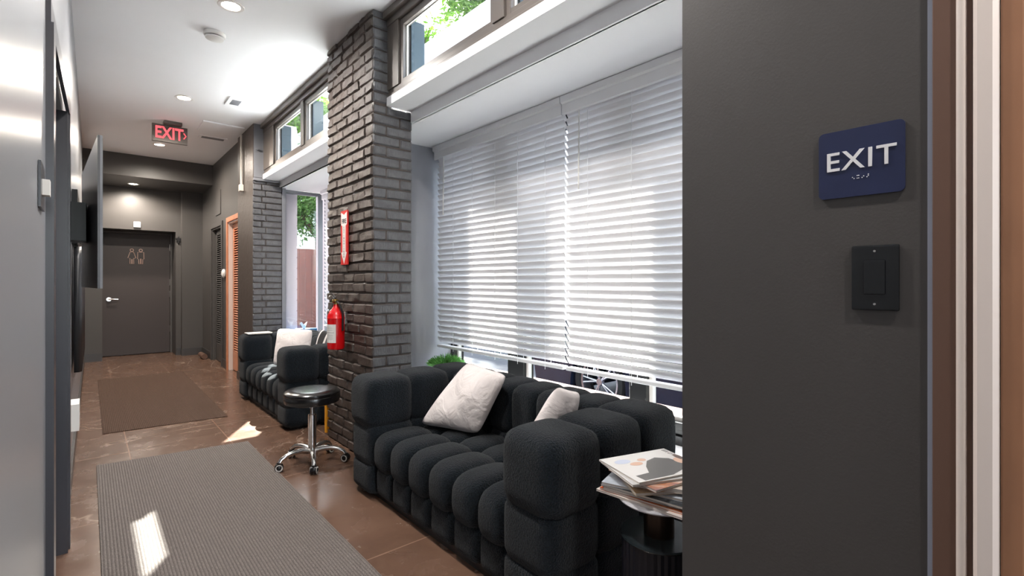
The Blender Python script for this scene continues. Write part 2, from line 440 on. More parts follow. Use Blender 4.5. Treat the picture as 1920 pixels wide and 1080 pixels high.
# left door with its casing
d1 = thing('door_1', (XL(2.5), 2.5, 0), 'dark side door set in the grey left wall', 'door', kind='structure')
bm = B(); lw(bm, D0+.002, D1-.002, 0.002, DZ-.002, -.05, .04); obj('leaf', bm, M['casing'], d1)
bm = B(); lw(bm, 1.96, D0, 0, DZ, .018, .018); lw(bm, D0, 2.09, 0, DZ, .012, .1)
lw(bm, D1-.04, D1, 0, DZ, .02, .1); lw(bm, D1, D1+.08, 0, DZ, .027, .027)
lw(bm, 1.96, D1+.08, DZ, DZ+.07, .012, .012, .027)
obj('casing', bm, M['casing'], d1)
bm = B(); lw(bm, -3.6, 1.955, 0, .11, .012, .012); lw(bm, D1+.085, 9.6, 0, .11, .012, .012); lw(bm, D1+.085, 9.6, .11, .125, .007, .007)
struct('baseboard_left', bm, M['skirt'], label='dark baseboard along the left wall', cat='baseboard')

# far end: wall, recessed restroom door, ceiling beam
FY = 9.8; DX0, DX1 = .165, 1.10
bm = B(); box(bm, -.2, DX0, FY, FY+.14, 0, ZC); box(bm, DX0, DX1, FY, 10.28, 2.04, ZC); box(bm, DX1, 1.17, FY, FY+.5, 0, ZC)
box(bm, 1.17, 1.62, FY-.14, FY+.14, 0, ZC); box(bm, -.2, DX0, FY+.14, 10.4, 0, ZC); box(bm, DX0-.02, DX1+.1, 10.34, 10.44, 0, ZC)
struct('wall_end', bm, M['wall'], label='dark grey end wall around the restroom door', cat='wall')
bm = B(); box(bm, XL(8.75)+.002, 1.46, 8.75, FY-.002, 2.70, ZC-.002)
struct('trim_1', bm, M['wall'], label='dropped grey ceiling beam before the restroom door', cat='beam')
d2 = thing('door_2', (.63, 10.3, 0), 'flat charcoal restroom door at the end of the corridor', 'door', kind='structure')
bm = B(); box(bm, DX0+.003, DX1-.03, 10.285, 10.33, .012, 2.038, .002); obj('leaf', bm, M['door'], d2)
bm = B(); box(bm, DX1-.028, DX1-.002, 10.25, 10.33, 0, 2.038); box(bm, DX0+.002, DX1-.002, 10.23, 10.28, 2.01, 2.038); obj('jamb', bm, M['wall'], d2)
bm = B()
for z in (.35, .95, 1.15, 1.75): cyl(bm, (DX1-.032, 10.276, z), (DX1-.032, 10.276, z+.11), .008, seg=10)
obj('hinge', bm, M['steel'], d2)
bm = B(); cyl(bm, (.255, 10.284, .93), (.255, 10.262, .93), .033); cyl(bm, (.255, 10.27, .93), (.255, 10.225, .93), .011, seg=12); tube(bm, [(.25, 10.228, .93), (.31, 10.225, .932), (.37, 10.228, .928)], .010)
obj('lever_handle', bm, M['chrome'], d2, True)
# restroom pictograms
pg = thing('restroom_sign', (.60, 10.28, 1.62), 'outlined woman and man figures on the restroom door', 'sign')
def outline(pts, x0, z0, s, bm):
    tube(bm, [(x0+x*s*.66, 10.279, z0+z*s) for x, z in pts], .006, 6, True)
wom = [(-.18, .72), (.18, .72), (.42, .22), (.30, .18), (.2, .18), (.2, -.3), (.03, -.3), (.03, .1), (-.03, .1), (-.03, -.3), (-.2, -.3), (-.2, .18), (-.42, .2)]
man = [(-.32, .72), (.32, .72), (.34, .12), (.22, .12), (.20, -.3), (.03, -.3), (.03, .16), (-.03, .16), (-.03, -.3), (-.20, -.3), (-.22, .12), (-.34, .12)]
for nm, f, cx in (('woman_figure', wom, .55), ('man_figure', man, .668)):
    bm = B(); outline(f, cx, 1.57, .19, bm)
    tube(bm, [(cx+.022*math.cos(a*PI/8), 10.279, 1.738+.022*math.sin(a*PI/8)) for a in range(16)], .0065, 6, True)
    obj(nm, bm, M['brass'] if False else mat('rose_metal_'+nm, rgb(220, 190, 176), .35, metal=.3), pg)
bm = B(); box(bm, .545, .635, FY-.03, FY-.002, 2.075, 2.165, .008); tag(obj('sensor_box', bm, M['wplastic']), 'small white sensor box above the restroom door', 'sensor')
bm = B(); pts = [(.055*math.cos(PI/2+k*PI/5)*(1 if k % 2 == 0 else .42), .055*math.sin(PI/2+k*PI/5)*(1 if k % 2 == 0 else .42)) for k in range(10)]
prism(bm, pts, (1.135, FY-.03, 1.92), (1, 0, 0), (0, 0, 1), (0, 1, 0), .028); box(bm, 1.125, 1.145, FY-.05, FY-.028, 1.85, 1.9, .004)
tag(obj('star_hook', bm, M['black']), 'black star shaped hook on the wall beside the restroom door', 'hook')
bm = B(); box(bm, XL(9.8)+.01, DX0, FY-.016, FY-.001, 0, .12); box(bm, DX1+.002, 1.168, FY-.016, FY-.001, 0, .12); box(bm, 1.16, 1.455, FY-.158, FY-.142, 0, .12)
struct('baseboard_end', bm, M['skirt'], label='dark baseboard along the end wall', cat='baseboard')

# rear right wall with two louvred doors
RX = 1.46
bm = B()
box(bm, RX, RX+.14, 6.9, 6.97, 0, ZC); box(bm, RX, RX+.14, 6.97, 7.66, 2.03, ZC); box(bm, RX, RX+.14, 7.66, 8.07, 0, ZC)
box(bm, RX, RX+.14, 8.07, 8.83, 2.03, ZC); box(bm, RX, RX+.14, 8.83, 9.66, 0, ZC)
struct('wall_rear_right', bm, M['wall'], label='dark grey wall with the two louvred doors', cat='wall')
def louvre_door(name, y0, y1, mt, mtj, label, leafm):
    t = thing(name, (RX, (y0+y1)/2, 0), label, 'door', kind='structure')
    bm = B(); box(bm, RX-.018, RX-.001, y0-.06, y0+.004, 0, 2.09, .003); box(bm, RX-.018, RX-.001, y1-.004, y1+.06, 0, 2.09, .003); box(bm, RX-.018, RX-.001, y0+.004, y1-.004, 2.026, 2.09, .003)
    obj('casing', bm, mt, t)
    bm = B(); box(bm, RX+.0, RX+.12, y1-.022, y1-.002, 0, 2.026); box(bm, RX+.0, RX+.12, y0+.002, y0+.022, 0, 2.026); box(bm, RX, RX+.12, y0+.022, y1-.022, 2.006, 2.026)
    obj('jamb', bm, mtj, t)
    bm = B(); a, b = y0+.024, y1-.024
    box(bm, RX+.05, RX+.08, a, a+.07, .01, 2.0); box(bm, RX+.05, RX+.08, b-.07, b, .01, 2.0)
    box(bm, RX+.05, RX+.08, a+.07, b-.07, .01, .26); box(bm, RX+.05, RX+.08, a+.07, b-.07, 1.93, 2.0)
    z = .28
    while z < 1.92:
        hexa(bm, [(RX+.048, a+.07, z-.012), (RX+.053, a+.07, z-.014), (RX+.053, b-.07, z-.014), (RX+.048, b-.07, z-.012),
                  (RX+.078, a+.07, z+.014), (RX+.083, a+.07, z+.012), (RX+.083, b-.07, z+.012), (RX+.078, b-.07, z+.014)])
        z += .032
    obj('louvred_leaf', bm, leafm, t)
    return t
louvre_door('door_3', 6.97, 7.66, M['orange'], M['cream'], 'copper orange louvred closet door beside the brick corner', M['orange'])
louvre_door('door_4', 8.07, 8.83, M['wall'], M['wall'], 'dark grey louvred closet door nearest the corridor end', M['wall'])
bm = B(); box(bm, RX-.014, RX-.001, 7.725, 8.005, 0, .12); box(bm, RX-.014, RX-.001, 8.895, 9.64, 0, .12); box(bm, 1.406, 1.419, 6.16, 6.895, 0, .1)
struct('baseboard_right', bm, M['skirt'], label='dark baseboard along the louvred door wall', cat='baseboard')
bm = B(); lathe(bm, [(0, 0), (.05, 0), (.062, .012), (.058, .03), (.03, .042), (0, .045)], mtx=frame_mtx((RX-.001, 7.87, 1.33), (0, 1, 0), (0, 0, 1)) @ Matrix.Rotation(PI, 4, 'Y') if False else Matrix.Translation((RX-.001, 7.87, 1.33)) @ Matrix.Rotation(-PI/2, 4, 'Y'))
tag(obj('thermostat', bm, M['wplastic'], smooth=True), 'round white thermostat on the wall between the louvred doors', 'thermostat')
bm = B(); box(bm, RX-.012, RX-.001, 8.15, 8.5, 2.2, 2.55, .002); tag(obj('access_panel', bm, M['wall']), 'small grey access panel high on the rear wall', 'panel')
bm = B(); tube(bm, [(1.40, 6.62, ZC-.03), (1.40, 6.62, 2.42), (1.405, 6.62, 2.36)], .014, 8)
cd = obj('conduit', bm, M['wirewh'], smooth=True); tag(cd, 'white conduit running down from the ceiling beside the brick corner', 'conduit')
bm = B(); box(bm, 1.375, 1.418, 6.58, 6.66, 2.30, 2.38, .006); obj('junction_box', bm, M['wirewh'], cd)
bm = B(); tube(bm, [(1.38, 8.95, .045), (1.38, 9.3, .045)], .04, 14); tag(obj('rolled_cloth', bm, M['copperdk'], smooth=True), 'brown roll lying on the floor by the end wall', 'roll')

# ------------------------------------------------------------------ brick pillars
def bricks(bm, o, ud, nd, width, z0, z1, course, pat, rough, joint=.010, depth=.02, seed=1):
    rnd = random.Random(seed); o = Vector(o); ud = Vector(ud); nd = Vector(nd); z = z0; row = 0
    while z < z1-.01:
        h = min(course, z1-z); u = 0; seq = pat[row % len(pat)]; k = 0
        while u < width-.004:
            L = min(seq[k % len(seq)], width-u)
            if width-u-L < .035: L = width-u
            pr = .004+rnd.random()*.004*rough; g = joint/2
            j = lambda: (rnd.random()-.5)*.005*rough
            a0 = o+ud*(u+g+j())+Vector((0, 0, z+g+j())); a1 = o+ud*(u+L-g+j())+Vector((0, 0, z+g+j()))
            b0 = o+ud*(u+g+j())+Vector((0, 0, z+h-g+j())); b1 = o+ud*(u+L-g+j())+Vector((0, 0, z+h-g+j()))
            if u == 0: a0 -= ud*g; b0 -= ud*g
            if u+L >= width-.001: a1 += ud*g; b1 += ud*g
            # grid over the brick face with rounded border
            nu, nv = max(3, int(L/.03)), 4; G = []
            for jv in range(nv+1):
                rowv = []
                for iu in range(nu+1):
                    s, t_ = iu/nu, jv/nv
                    if jv == 1: t_ = .12
                    if jv == nv-1: t_ = .88
                    if iu == 1: s = .006/L*1.2
                    if iu == nu-1: s = 1-.006/L*1.2
                    p = (a0*(1-s)+a1*s)*(1-t_)+(b0*(1-s)+b1*s)*t_
                    e = iu in (0, nu) or jv in (0, nv)
                    p = p+nd*((pr+(rnd.random()-.5)*.0035*rough) if not e else -.004)
                    rowv.append(bm.verts.new(p))
                G.append(rowv)
            for jv in range(nv):
                for iu in range(nu): bm.faces.new((G[jv][iu], G[jv][iu+1], G[jv+1][iu+1], G[jv+1][iu]))
            u += L; k += 1
        z += course; row += 1
ST, HD = .195, .095
bp = thing('brick_pillar', (1.56, 3.45, 0), 'dark painted brick pillar between the two window bays', 'pillar', kind='structure')
PX0, PX1, PY0, PY1 = 1.425, 1.71, 3.055, 3.85
bm = B(); box(bm, PX0+.004, PX1-.004, PY0+.004, PY1-.004, 0, 2.385); box(bm, PX0+.004, 1.56, PY0+.004, PY1-.004, 2.385, ZC-.002); obj('core', bm, M['brick'], bp)
bm = B(); bricks(bm, (PX0, PY1, 0), (0, -1, 0), (-1, 0, 0), PY1-PY0, 0, ZC-.005, .0705, [(ST, ST, ST, ST), (HD, ST, ST, ST, HD), (ST*.6, ST, ST*.9, ST, ST)], 2.3, joint=.009, seed=3)
obj('rough_brick_face', bm, M['brick'], bp, True, recalc=False)
bm = B(); bricks(bm, (PX0, PY0, 0), (1, 0, 0), (0, -1, 0), PX1-PX0, 0, 2.385, .0705, [(ST, HD), (HD, ST)], .7, joint=.008, seed=5)
bricks(bm, (PX0, PY0, 2.397), (1, 0, 0), (0, -1, 0), .115, 0, ZC-2.40, .0705, [(.115,), (.115,)], .7, joint=.008, seed=6)
obj('combed_brick_face', bm, M['combed'], bp, True, recalc=False)
# second pillar
bp2 = thing('brick_pillar', (1.58, 6.5, 0), 'grey brick pillar beside the copper orange louvred door', 'pillar', kind='structure')
QY0 = 6.14
bm = B(); box(bm, 1.424, 1.745, QY0+.004, 6.6, 0, 2.37); box(bm, 1.424, 1.60, QY0+.004, 6.6, 2.37, ZC-.002); obj('core', bm, M['brick'], bp2)
bm = B(); box(bm, 1.42, 1.62, 6.15, 6.9, 0, ZC-.003); 
obj('plaster_face', bm, mat('dark_brown_grey_plaster', rgb(76, 66, 60), .35, spec=.6, bump=(18, .35, .012)), bp2)
bm = B(); bricks(bm, (1.415, QY0, 0), (1, 0, 0), (0, -1, 0), .31, 0, 2.36, .0705, [(HD, ST), (ST*.7, ST*.9)], .9, joint=.008, seed=9)
obj('combed_brick_face', bm, M['combed'], bp2, True, recalc=False)
bm = B(); box(bm, 1.725, 1.765, QY0-.012, QY0+.1, 0, 2.31, .002)
for k in range(26): cyl(bm, (1.745, QY0-.012, .2+k*.08), (1.745, QY0-.016, .2+k*.08), .006, seg=8)
obj('steel_edge_strip', bm, M['greybox'], bp2)
bm = B(); box(bm, 1.425, 1.56, QY0-.006, QY0+.004, 2.40, ZC-.004, .002); box(bm, 1.418, 1.70, QY0-.02, QY0+.004, 2.362, 2.392, .003); cyl(bm, (1.455, QY0-.006, 2.72), (1.455, QY0-.03, 2.72), .014)
obj('metal_cover', bm, M['greybox'], bp2)
# bay side walls
bm = B(); box(bm, 1.708, 2.46, 3.5, 3.72, 0, 2.31)
struct('wall_bay_side', bm, M['grey'], label='mid grey side wall of the bay behind the near sofa', cat='wall')
bm = B(); box(bm, XR+.132, 2.46, .52, .65, 0, ZC)
struct('wall_bay_near', bm, M['wall'], label='dark wall closing the near end of the bay', cat='wall')

# soffits
for i, (y0, y1) in enumerate(((.65, 3.5), (3.72, 6.2))):
    bm = B(); c0 = .65 if i == 0 else 3.855; c1 = 3.05 if i == 0 else QY0
    box(bm, 1.518, 1.72, c0, c1, 2.385, 2.44); box(bm, 1.70 if i else 1.712, 2.52, y0 if i == 0 else 3.72, y1, 2.31, 2.46)
    box(bm, 1.70, 1.72, c0, c1, 2.31, 2.40)
    struct('trim_%d' % (2+i), bm, M['soffit'], label='white soffit over the %s window bay' % ('near' if i == 0 else 'far'), cat='soffit')
# clerestory windows
def clerestory(name, y0, y1, panes, label):
    t = thing(name, (1.55, (y0+y1)/2, 2.39), label, 'window', kind='structure')
    bm = B(); Z0, Z1 = 2.387, ZC-.002; X0, X1 = 1.52, 1.60; g0, g1 = 2.52, 2.86
    box(bm, X0, X1, y0, y1, Z0, 2.455, .003); box(bm, X0+.012, X1, y0, y1, 2.455, 2.49, .002); box(bm, X0, X1, y0, y1, 2.915, Z1, .003); box(bm, X0-.03, X0+.01, y0, y1, ZC-.05, ZC-.003, .004)
    ed = sorted([y0]+[p for ab in panes for p in ab]+[y1])
    for k in range(0, len(ed), 2):
        a, b = ed[k], ed[k+1]
        if b-a < .003: continue
        box(bm, X0+.004, X1, a, b, 2.49, 2.915, .003)
    obj('frame', bm, M['frame'], t)
    for a, b in panes:
        s = B(); w = .035
        box(s, X0+.02, X1-.015, a+.001, a+w, g0-.028, g1+.052, .003); box(s, X0+.02, X1-.015, b-w, b-.001, g0-.028, g1+.052, .003)
        box(s, X0+.02, X1-.015, a+w, b-w, g0-.028, g0, .003); box(s, X0+.02, X1-.015, a+w, b-w, g1+.01, g1+.052, .003)
        so = obj('sash', s, M['frame'], t)
        e = B(); box(e, X0+.045, X0+.05, a+w, a+w+.008, g0, g1+.01); box(e, X0+.045, X0+.05, b-w-.008, b-w, g0, g1+.01); box(e, X0+.045, X0+.05, a+w+.008, b-w-.008, g0, g0+.006); box(e, X0+.045, X0+.05, a+w+.008, b-w-.008, g1+.004, g1+.01)
        obj('glazing_bead', e, M['wplastic'], so)
        q = B(); box(q, X0+.05, X0+.055, a+w, b-w, g0, g1+.01); obj('glass', q, M['glass'], t)
        f = B(); box(f, X1+.002, X1+.1, b-.035, b+.02, g0-.03, g1+.06); obj('outer_jamb', f, M['teal'], t)
    return t
clerestory('window_1', .65, 3.052, [(.82, 1.83), (1.92, 2.90)], 'clerestory window high above the near sofa bay')
clerestory('window_2', 3.853, QY0-.004, [(3.93, 4.76), (4.84, 5.74)], 'clerestory window high above the far sofa bay')
# overhanging roof edge outside
bm = B(); box(bm, 1.60, 1.765, -3.6, 10.6, 3.12, 3.18); box(bm, 1.6, 1.66, -3.6, 10.6, ZC, 3.12)
struct('roof_edge', bm, M['bwhite'], label='white roof edge outside above the clerestory', cat='roof')

# bay windows
def bay_window(name, y0, y1, mull, label):
    t = thing(name, (2.38, (y0+y1)/2, .35), label, 'window', kind='structure')
    bm = B(); X0, X1 = 2.33, 2.43
    box(bm, X0, X1, y0, y1, .35, .40, .003); box(bm, X0+.02, X1, y0, y1, .40, .43); box(bm, X0, X1, y0, y1, .43, .47, .003); box(bm, X0, X1, y0, y1, 2.22, 2.308)
    for a, b in [(y0, y0+.05), (y1-.05, y1)]+mull: box(bm, X0, X1, a, b, .47, 2.22, .002)
    obj('frame', bm, M['black'], t)
    bm = B(); ed = [y0+.05]+[q for ab in sorted(mull) for q in ab]+[y1-.05]
    for k in range(0, len(ed), 2):
        a, b = ed[k], ed[k+1]
        for u in ((a, a+.022), (b-.022, b)): box(bm, X0+.03, X0+.06, u[0], u[1], .47, 2.22)
        box(bm, X0+.03, X0+.06, a+.022, b-.022, .47, .492)
    obj('glazing_trim', bm, M['wheelwhite'], t)
    for k in range(0, len(ed), 2):
        q = B(); box(q, X0+.04, X0+.046, ed[k]+.0225, ed[k+1]-.0225, .4925, 2.22); obj('glass', q, M['glass'], t)
bay_window('window_3', .652, 3.498, [(1.57, 1.68), (2.58, 2.75)], 'wide window behind the near sofa and the blinds')
bay_window('window_4', 3.722, 6.198, [(4.7, 4.84)], 'wide window behind the far sofa and its blind')
bm = B()
for y0, y1 in ((.652, 3.498), (3.722, 6.198)): box(bm, 2.06, 2.46, y0, y1, .318, .349, .004)
struct('sill', bm, M['soffit'], label='white window sill board along the bays', cat='sill')
bm = B()
for y0, y1 in ((.652, 3.498), (3.722, 6.198)): box(bm, 2.2, 2.46, y0, y1, 0, .317)
struct('wall_under_windows', bm, M['wall'], label='low dark wall under the bay windows', cat='wall')
# glazed end of the far bay
t = thing('window_5', (1.95, 6.2, 0), 'tall clear glass side panel at the end of the far bay', 'window', kind='structure')
bm = B(); box(bm, 1.766, 2.46, 6.20, 6.26, 2.27, 2.31, .002); box(bm, 1.766, 1.79, 6.20, 6.26, .12, 2.27); box(bm, 2.16, 2.22, 6.19, 6.26, 0, 2.27, .003); box(bm, 1.766, 2.16, 6.20, 6.26, 0, .12)
box(bm, 2.245, 2.33, 6.20, 6.26, 0, 2.27); box(bm, 2.40, 2.46, 6.2, 6.26, 0, 2.27); box(bm, 2.33, 2.40, 6.2, 6.26, 0, 2.27)
obj('frame', bm, M['greybox'], t)
bm = B(); box(bm, 1.79, 2.16, 6.225, 6.231, .12, 2.27); obj('glass', bm, M['glass'], t)

# near right wall and the copper door frame
bm = B(); box(bm, XR, XR+.13, .178, .65, 0, ZC); box(bm, XR, XR+.13, -.86, .178, 2.12, ZC); box(bm, XR, XR+.13, -3.6, -.86, 0, ZC)
struct('wall_right', bm, M['wall_chip'], label='dark grey wall carrying the EXIT sign', cat='wall')
t = thing('door_5', (XR, -.38, 0), 'copper brown door frame at the right edge with cream strip', 'door', kind='structure')
bm = B(); box(bm, XR-.004, XR+.02, .1705, .1775, 0, 2.1); obj('caulk_line', bm, M['caulk'], t)
bm = B(); box(bm, XR-.010, XR+.02, .139, .170, 0, 2.1, .001); box(bm, XR-.008, XR+.12, .119, .139, 0, 2.1); obj('casing', bm, M['copperdk'], t)
bm = B(); cyl(bm, (XR-.010, .1325, 0), (XR-.010, .1325, 2.1), .0068, seg=14); obj('bead', bm, M['cream'], t, True)
bm = B(); prism(bm, [(-.016, .1175), (-.022, .112), (-.022, .094), (-.014, .086), (.1, .086), (.1, .1175)], (XR, 0, 0), (1, 0, 0), (0, 1, 0), (0, 0, 1), 2.1)
obj('jamb', bm, M['cream'], t)
bm = B(); box(bm, XR-.016, XR+.1, .058, .0855, 0, 2.1, .003); obj('door_stop', bm, M['copper'], t)
bm = B(); box(bm, XR-.014, XR+.04, -.78, .052, .01, 2.09, .003); obj('leaf', bm, M['cream'], t)
bm = B(); box(bm, XR-.012, XR+.12, -.85, -.79, 0, 2.1); obj('far_jamb', bm, M['copperdk'], t)
# room end behind the camera; its opening is added to let sky light in
bm = B(); box(bm, -.3, .0, -3.6, -3.5, 0, ZC); box(bm, .0, 1.0, -3.6, -3.5, 2.5, ZC); box(bm, 1.0, 1.26, -3.6, -3.5, 0, ZC)
struct('wall_fill_opening', bm, M['wall'], label='wall behind the camera around an opening added for sky light', cat='wall')

# ------------------------------------------------------------------ wall fixtures near camera
t = thing('exit_sign', (XR, .277, 1.42), 'navy blue EXIT sign plate with white raised letters and braille', 'sign')
SY0, SY1, SZ0, SZ1 = .2085, .3465, 1.366, 1.497
def rrect(w, h, r, n=5):
    p = []
    for cx, cy, a0 in ((w/2-r, h/2-r, 0), (-w/2+r, h/2-r, 90), (-w/2+r, -h/2+r, 180), (w/2-r, -h/2+r, 270)):
        for k in range(n+1):
            a = R(a0+90*k/n); p.append((cx+r*math.cos(a), cy+r*math.sin(a)))
    return p
bm = B(); prism(bm, rrect(SY1-SY0, SZ1-SZ0, .009), (XR-.001, (SY0+SY1)/2, (SZ0+SZ1)/2), (0, -1, 0), (0, 0, 1), (-1, 0, 0), .004); obj('plate', bm, M['navy'], t)
bm = B(); text_bm(bm, 'EXIT', .052, frame_mtx((XR-.006, .2775, 1.435), (0, -1, 0), (0, 0, 1)) @ Matrix.Diagonal((1.0, 1.0, 1, 1)), .001, 1.1, .0004); obj('lettering', bm, M['letter'], t)
bm = B()
dots = [(0, 1), (1, 0), (3, 2), (3.9, 2), (3, 0), (3.9, 0), (6, 0), (7, 1), (9, 0), (9.8, 2), (9.8, 1)]
for dx, dz in dots: bmesh.ops.create_icosphere(bm, subdivisions=1, radius=.0011, matrix=Matrix.Translation((XR-.0055, .289-dx*.0026, 1.4+dz*.0025)))
obj('braille', bm, M['letter'], t)
t = thing('light_switch', (XR, .252, 1.2), 'black rocker light switch on the wall under the EXIT sign', 'light switch')
WY0, WY1, WZ0, WZ1 = .2165, .2905, 1.148, 1.2705
bm = B(); box(bm, XR-.007, XR-.001, WY0, WY1, WZ0, WZ1, .003); obj('plate', bm, M['blackgloss'], t)
bm = B(); box(bm, XR-.010, XR-.0068, .237, .2705, 1.178, 1.242, .002); obj('rocker', bm, M['blackgloss'], t)
bm = B()
bm.free()
for z in (1.160, 1.259):
    bm = B(); cyl(bm, (XR-.0068, .2535, z), (XR-.0085, .2535, z), .0022, seg=10); obj('screw', bm, M['steel'], t)
t = thing('light_switch', (XL(1.76), 1.76, 1.45), 'dark switch plate with white toggle on the left wall', 'light switch')
bm = B(); lw(bm, 1.69, 1.82, 1.39, 1.505, .006, .005); obj('plate', bm, M['casing'], t)
bm = B(); lw(bm, 1.735, 1.775, 1.425, 1.465, .02, .014); obj('toggle', bm, M['wplastic'], t)

# television and wall things on the left
t = thing('television', (.0, 3.5, 1.17), 'flat television seen edge on, mounted on the left wall', 'television')
bm = B(); a = Vector((.033, 2.94, 0)); b = Vector((-.030, 4.1, 0)); nx = Vector((.018, .001, 0))
Z0, Z1 = 1.173, 1.876
def slab(bm, a, b, n, z0, z1):
    hexa(bm, [tuple(a)[:2]+(z0,), tuple(a+n)[:2]+(z0,), tuple(b+n)[:2]+(z0,), tuple(b)[:2]+(z0,), tuple(a)[:2]+(z1,), tuple(a+n)[:2]+(z1,), tuple(b+n)[:2]+(z1,), tuple(b)[:2]+(z1,)])
slab(bm, a, b, nx*.5, Z0, Z1); obj('back_case', bm, M['casing'], t)
bm = B(); slab(bm, a+nx*.5, b+nx*.5, nx*.5, Z0, Z1); obj('bezel', bm, M['greybox'], t)
bm = B(); slab(bm, a+nx+Vector((0, .01, 0)), b+nx-Vector((0, .01, 0)), nx*.05, Z0+.01, Z1-.01); obj('screen', bm, M['blackgloss'], t)
bm = B(); slab(bm, Vector((-.078, 3.42, 0)), Vector((-.074, 3.62, 0)), Vector((.07, 0, 0)), 1.42, 1.62); obj('wall_bracket', bm, M['black'], t)
t = thing('hook_board', (XL(4.1), 4.1, 1.2), 'black hook board on the left wall behind the television', 'hook board')
bm = B(); lw(bm, 4.22, 6.0, 1.45, 1.80, .03, .028); obj('board', bm, M['black'], t)
for y in (4.42, 4.82, 5.22, 5.62):
    bm = B(); x = XL(y)+.03; tube(bm, [(x-.002, y, 1.49), (x+.022, y, 1.485), (x+.026, y, 1.455), (x+.03, y, 1.48)], .004, 6); obj('hook', bm, M['black'], t, True)
for i, y in enumerate((4.42, 4.82, 5.22, 5.62)):
    bm = B(); n = 40; front = []; back = []
    for z, w in ((1.44, .06), (1.36, .14), (1.1, .17), (.62, .18)):
        fr = []; bk = []
        for k in range(n+1):
            s = -1+2*k/n; yy = y+s*w; fold = .006*math.sin(9*s*PI/2+i)
            fr.append(bm.verts.new((XL(yy)+.034+(.012+fold)*(1 if abs(s) < .97 else .3), yy, z))); bk.append(bm.verts.new((XL(yy)+.012, yy, z)))
        front.append(fr); back.append(bk)
    for g, rv in ((front, 0), (back, 1)):
        for q in range(len(g)-1):
            for k in range(n):
                f = (g[q][k], g[q][k+1], g[q+1][k+1], g[q+1][k]); bm.faces.new(f[::-1] if rv else f)
    for q in range(len(front)-1):
        for k in (0, n): bm.faces.new((front[q][k], front[q+1][k], back[q+1][k], back[q][k]))
    for q in (0, -1):
        for k in range(n): bm.faces.new((front[q][k], front[q][k+1], back[q][k+1], back[q][k]))
    tag(obj('salon_cape', bm, M['cloth'], smooth='all'), ['black cape hanging first in the row beside the television', 'black cape hanging second in the row beside the television', 'black cape hanging third in the row, next to the last', 'black cape hanging last in the row, towards the restroom door'][i], 'cape', 'black capes on the hook board')
bm = B(); lw(bm, 3.45, 3.62, .42, .56, .05, .048); tag(obj('wall_box', bm, M['wplastic']), 'white box low on the left wall near the baseboard', 'box')

# ------------------------------------------------------------------ ceiling fixtures
def downlight(x, y, z, label, power, seen=True):
    t = thing('downlight', (x, y, z), label, 'ceiling light', 'round ceiling downlights')
    bm = B(); lathe(bm, [(.052, 0), (.075, 0), (.078, -.003), (.074, -.006), (.056, -.006), (.052, -.001)], (x, y, z-.001), 28); obj('trim_ring', bm, M['lampwhite'], t, True)
    bm = B(); lathe(bm, [(0, 0), (.053, 0), (.053, -.003), (0, -.004)], (x, y, z-.001), 28); obj('lens', bm, M['bulb'], t, True)
    ld = bpy.data.lights.new('downlight_glow', 'SPOT'); ld.energy = power*.55; ld.spot_size = R(170); ld.spot_blend = .6; ld.color = (1, .95, .90) if y < 5 else (1, .90, .79); ld.shadow_soft_size = .05
    lo = bpy.data.objects.new('downlight_glow', ld); COL.objects.link(lo); lo.location = (0, 0, -.02); lo.parent = t
downlight(.707, 3.63, ZC, 'ceiling downlight nearest the camera, before the smoke detector', 75)
downlight(.712, 5.74, ZC, 'ceiling downlight between smoke detector and red EXIT sign', 85)
downlight(.71, 7.89, ZC, 'ceiling downlight behind the red EXIT sign', 85)
downlight(.524, 9.40, 2.70, 'downlight under the dropped beam by the restroom door', 62)
downlight(.707, 1.5, ZC, 'ceiling downlight above the rug near the sofa', 60)
downlight(.707, -.6, ZC, 'ceiling downlight over the end behind the camera', 60)
downlight(.707, -2.6, ZC, 'ceiling downlight by the added opening behind the camera', 60)
t = thing('smoke_detector', (.695, 4.11, ZC), 'round white smoke detector on the ceiling', 'smoke detector')
bm = B(); lathe(bm, [(0, 0), (.07, 0), (.072, -.012), (.066, -.026), (.056, -.028)], (.695, 4.11, ZC-.001)); obj('base', bm, M['wplastic'], t, True)
bm = B(); lathe(bm, [(.05, -.026), (.05, -.036)], (.695, 4.11, ZC)); obj('sensing_chamber', bm, M['ink'], t, True)
bm = B(); lathe(bm, [(.06, -.034), (.058, -.042), (.03, -.052), (0, -.053), (0, -.036), (.058, -.034)], (.695, 4.11, ZC)); obj('cover', bm, M['wplastic'], t, True)
t = thing('ceiling_vent', (1.115, 5.53, ZC), 'small white rectangular vent on the ceiling near the windows', 'vent')
bm = B(); box(bm, 1.043, 1.186, 5.39, 5.67, ZC-.012, ZC-.001, .003); obj('frame', bm, M['white'], t)
bm = B()
for k in range(8): box(bm, 1.075, 1.155, 5.45+k*.02, 5.46+k*.02, ZC-.015, ZC-.0115)
obj('grille', bm, M['greybox'], t)
t = thing('ceiling_vent', (1.17, 7.1, ZC), 'narrow slot vent on the ceiling behind the hatch', 'vent')
bm = B(); box(bm, 1.03, 1.33, 7.02, 7.16, ZC-.01, ZC-.001, .002); obj('frame', bm, M['white'], t)
bm = B(); box(bm, 1.06, 1.30, 7.05, 7.13, ZC-.013, ZC-.0095); obj('grille', bm, M['greybox'], t)
bm = B(); box(bm, .97, 1.385, 6.38, 6.79, ZC-.016, ZC-.001, .003); tag(obj('ceiling_hatch', bm, M['white']), 'white square access hatch in the ceiling beside the EXIT sign', 'hatch')
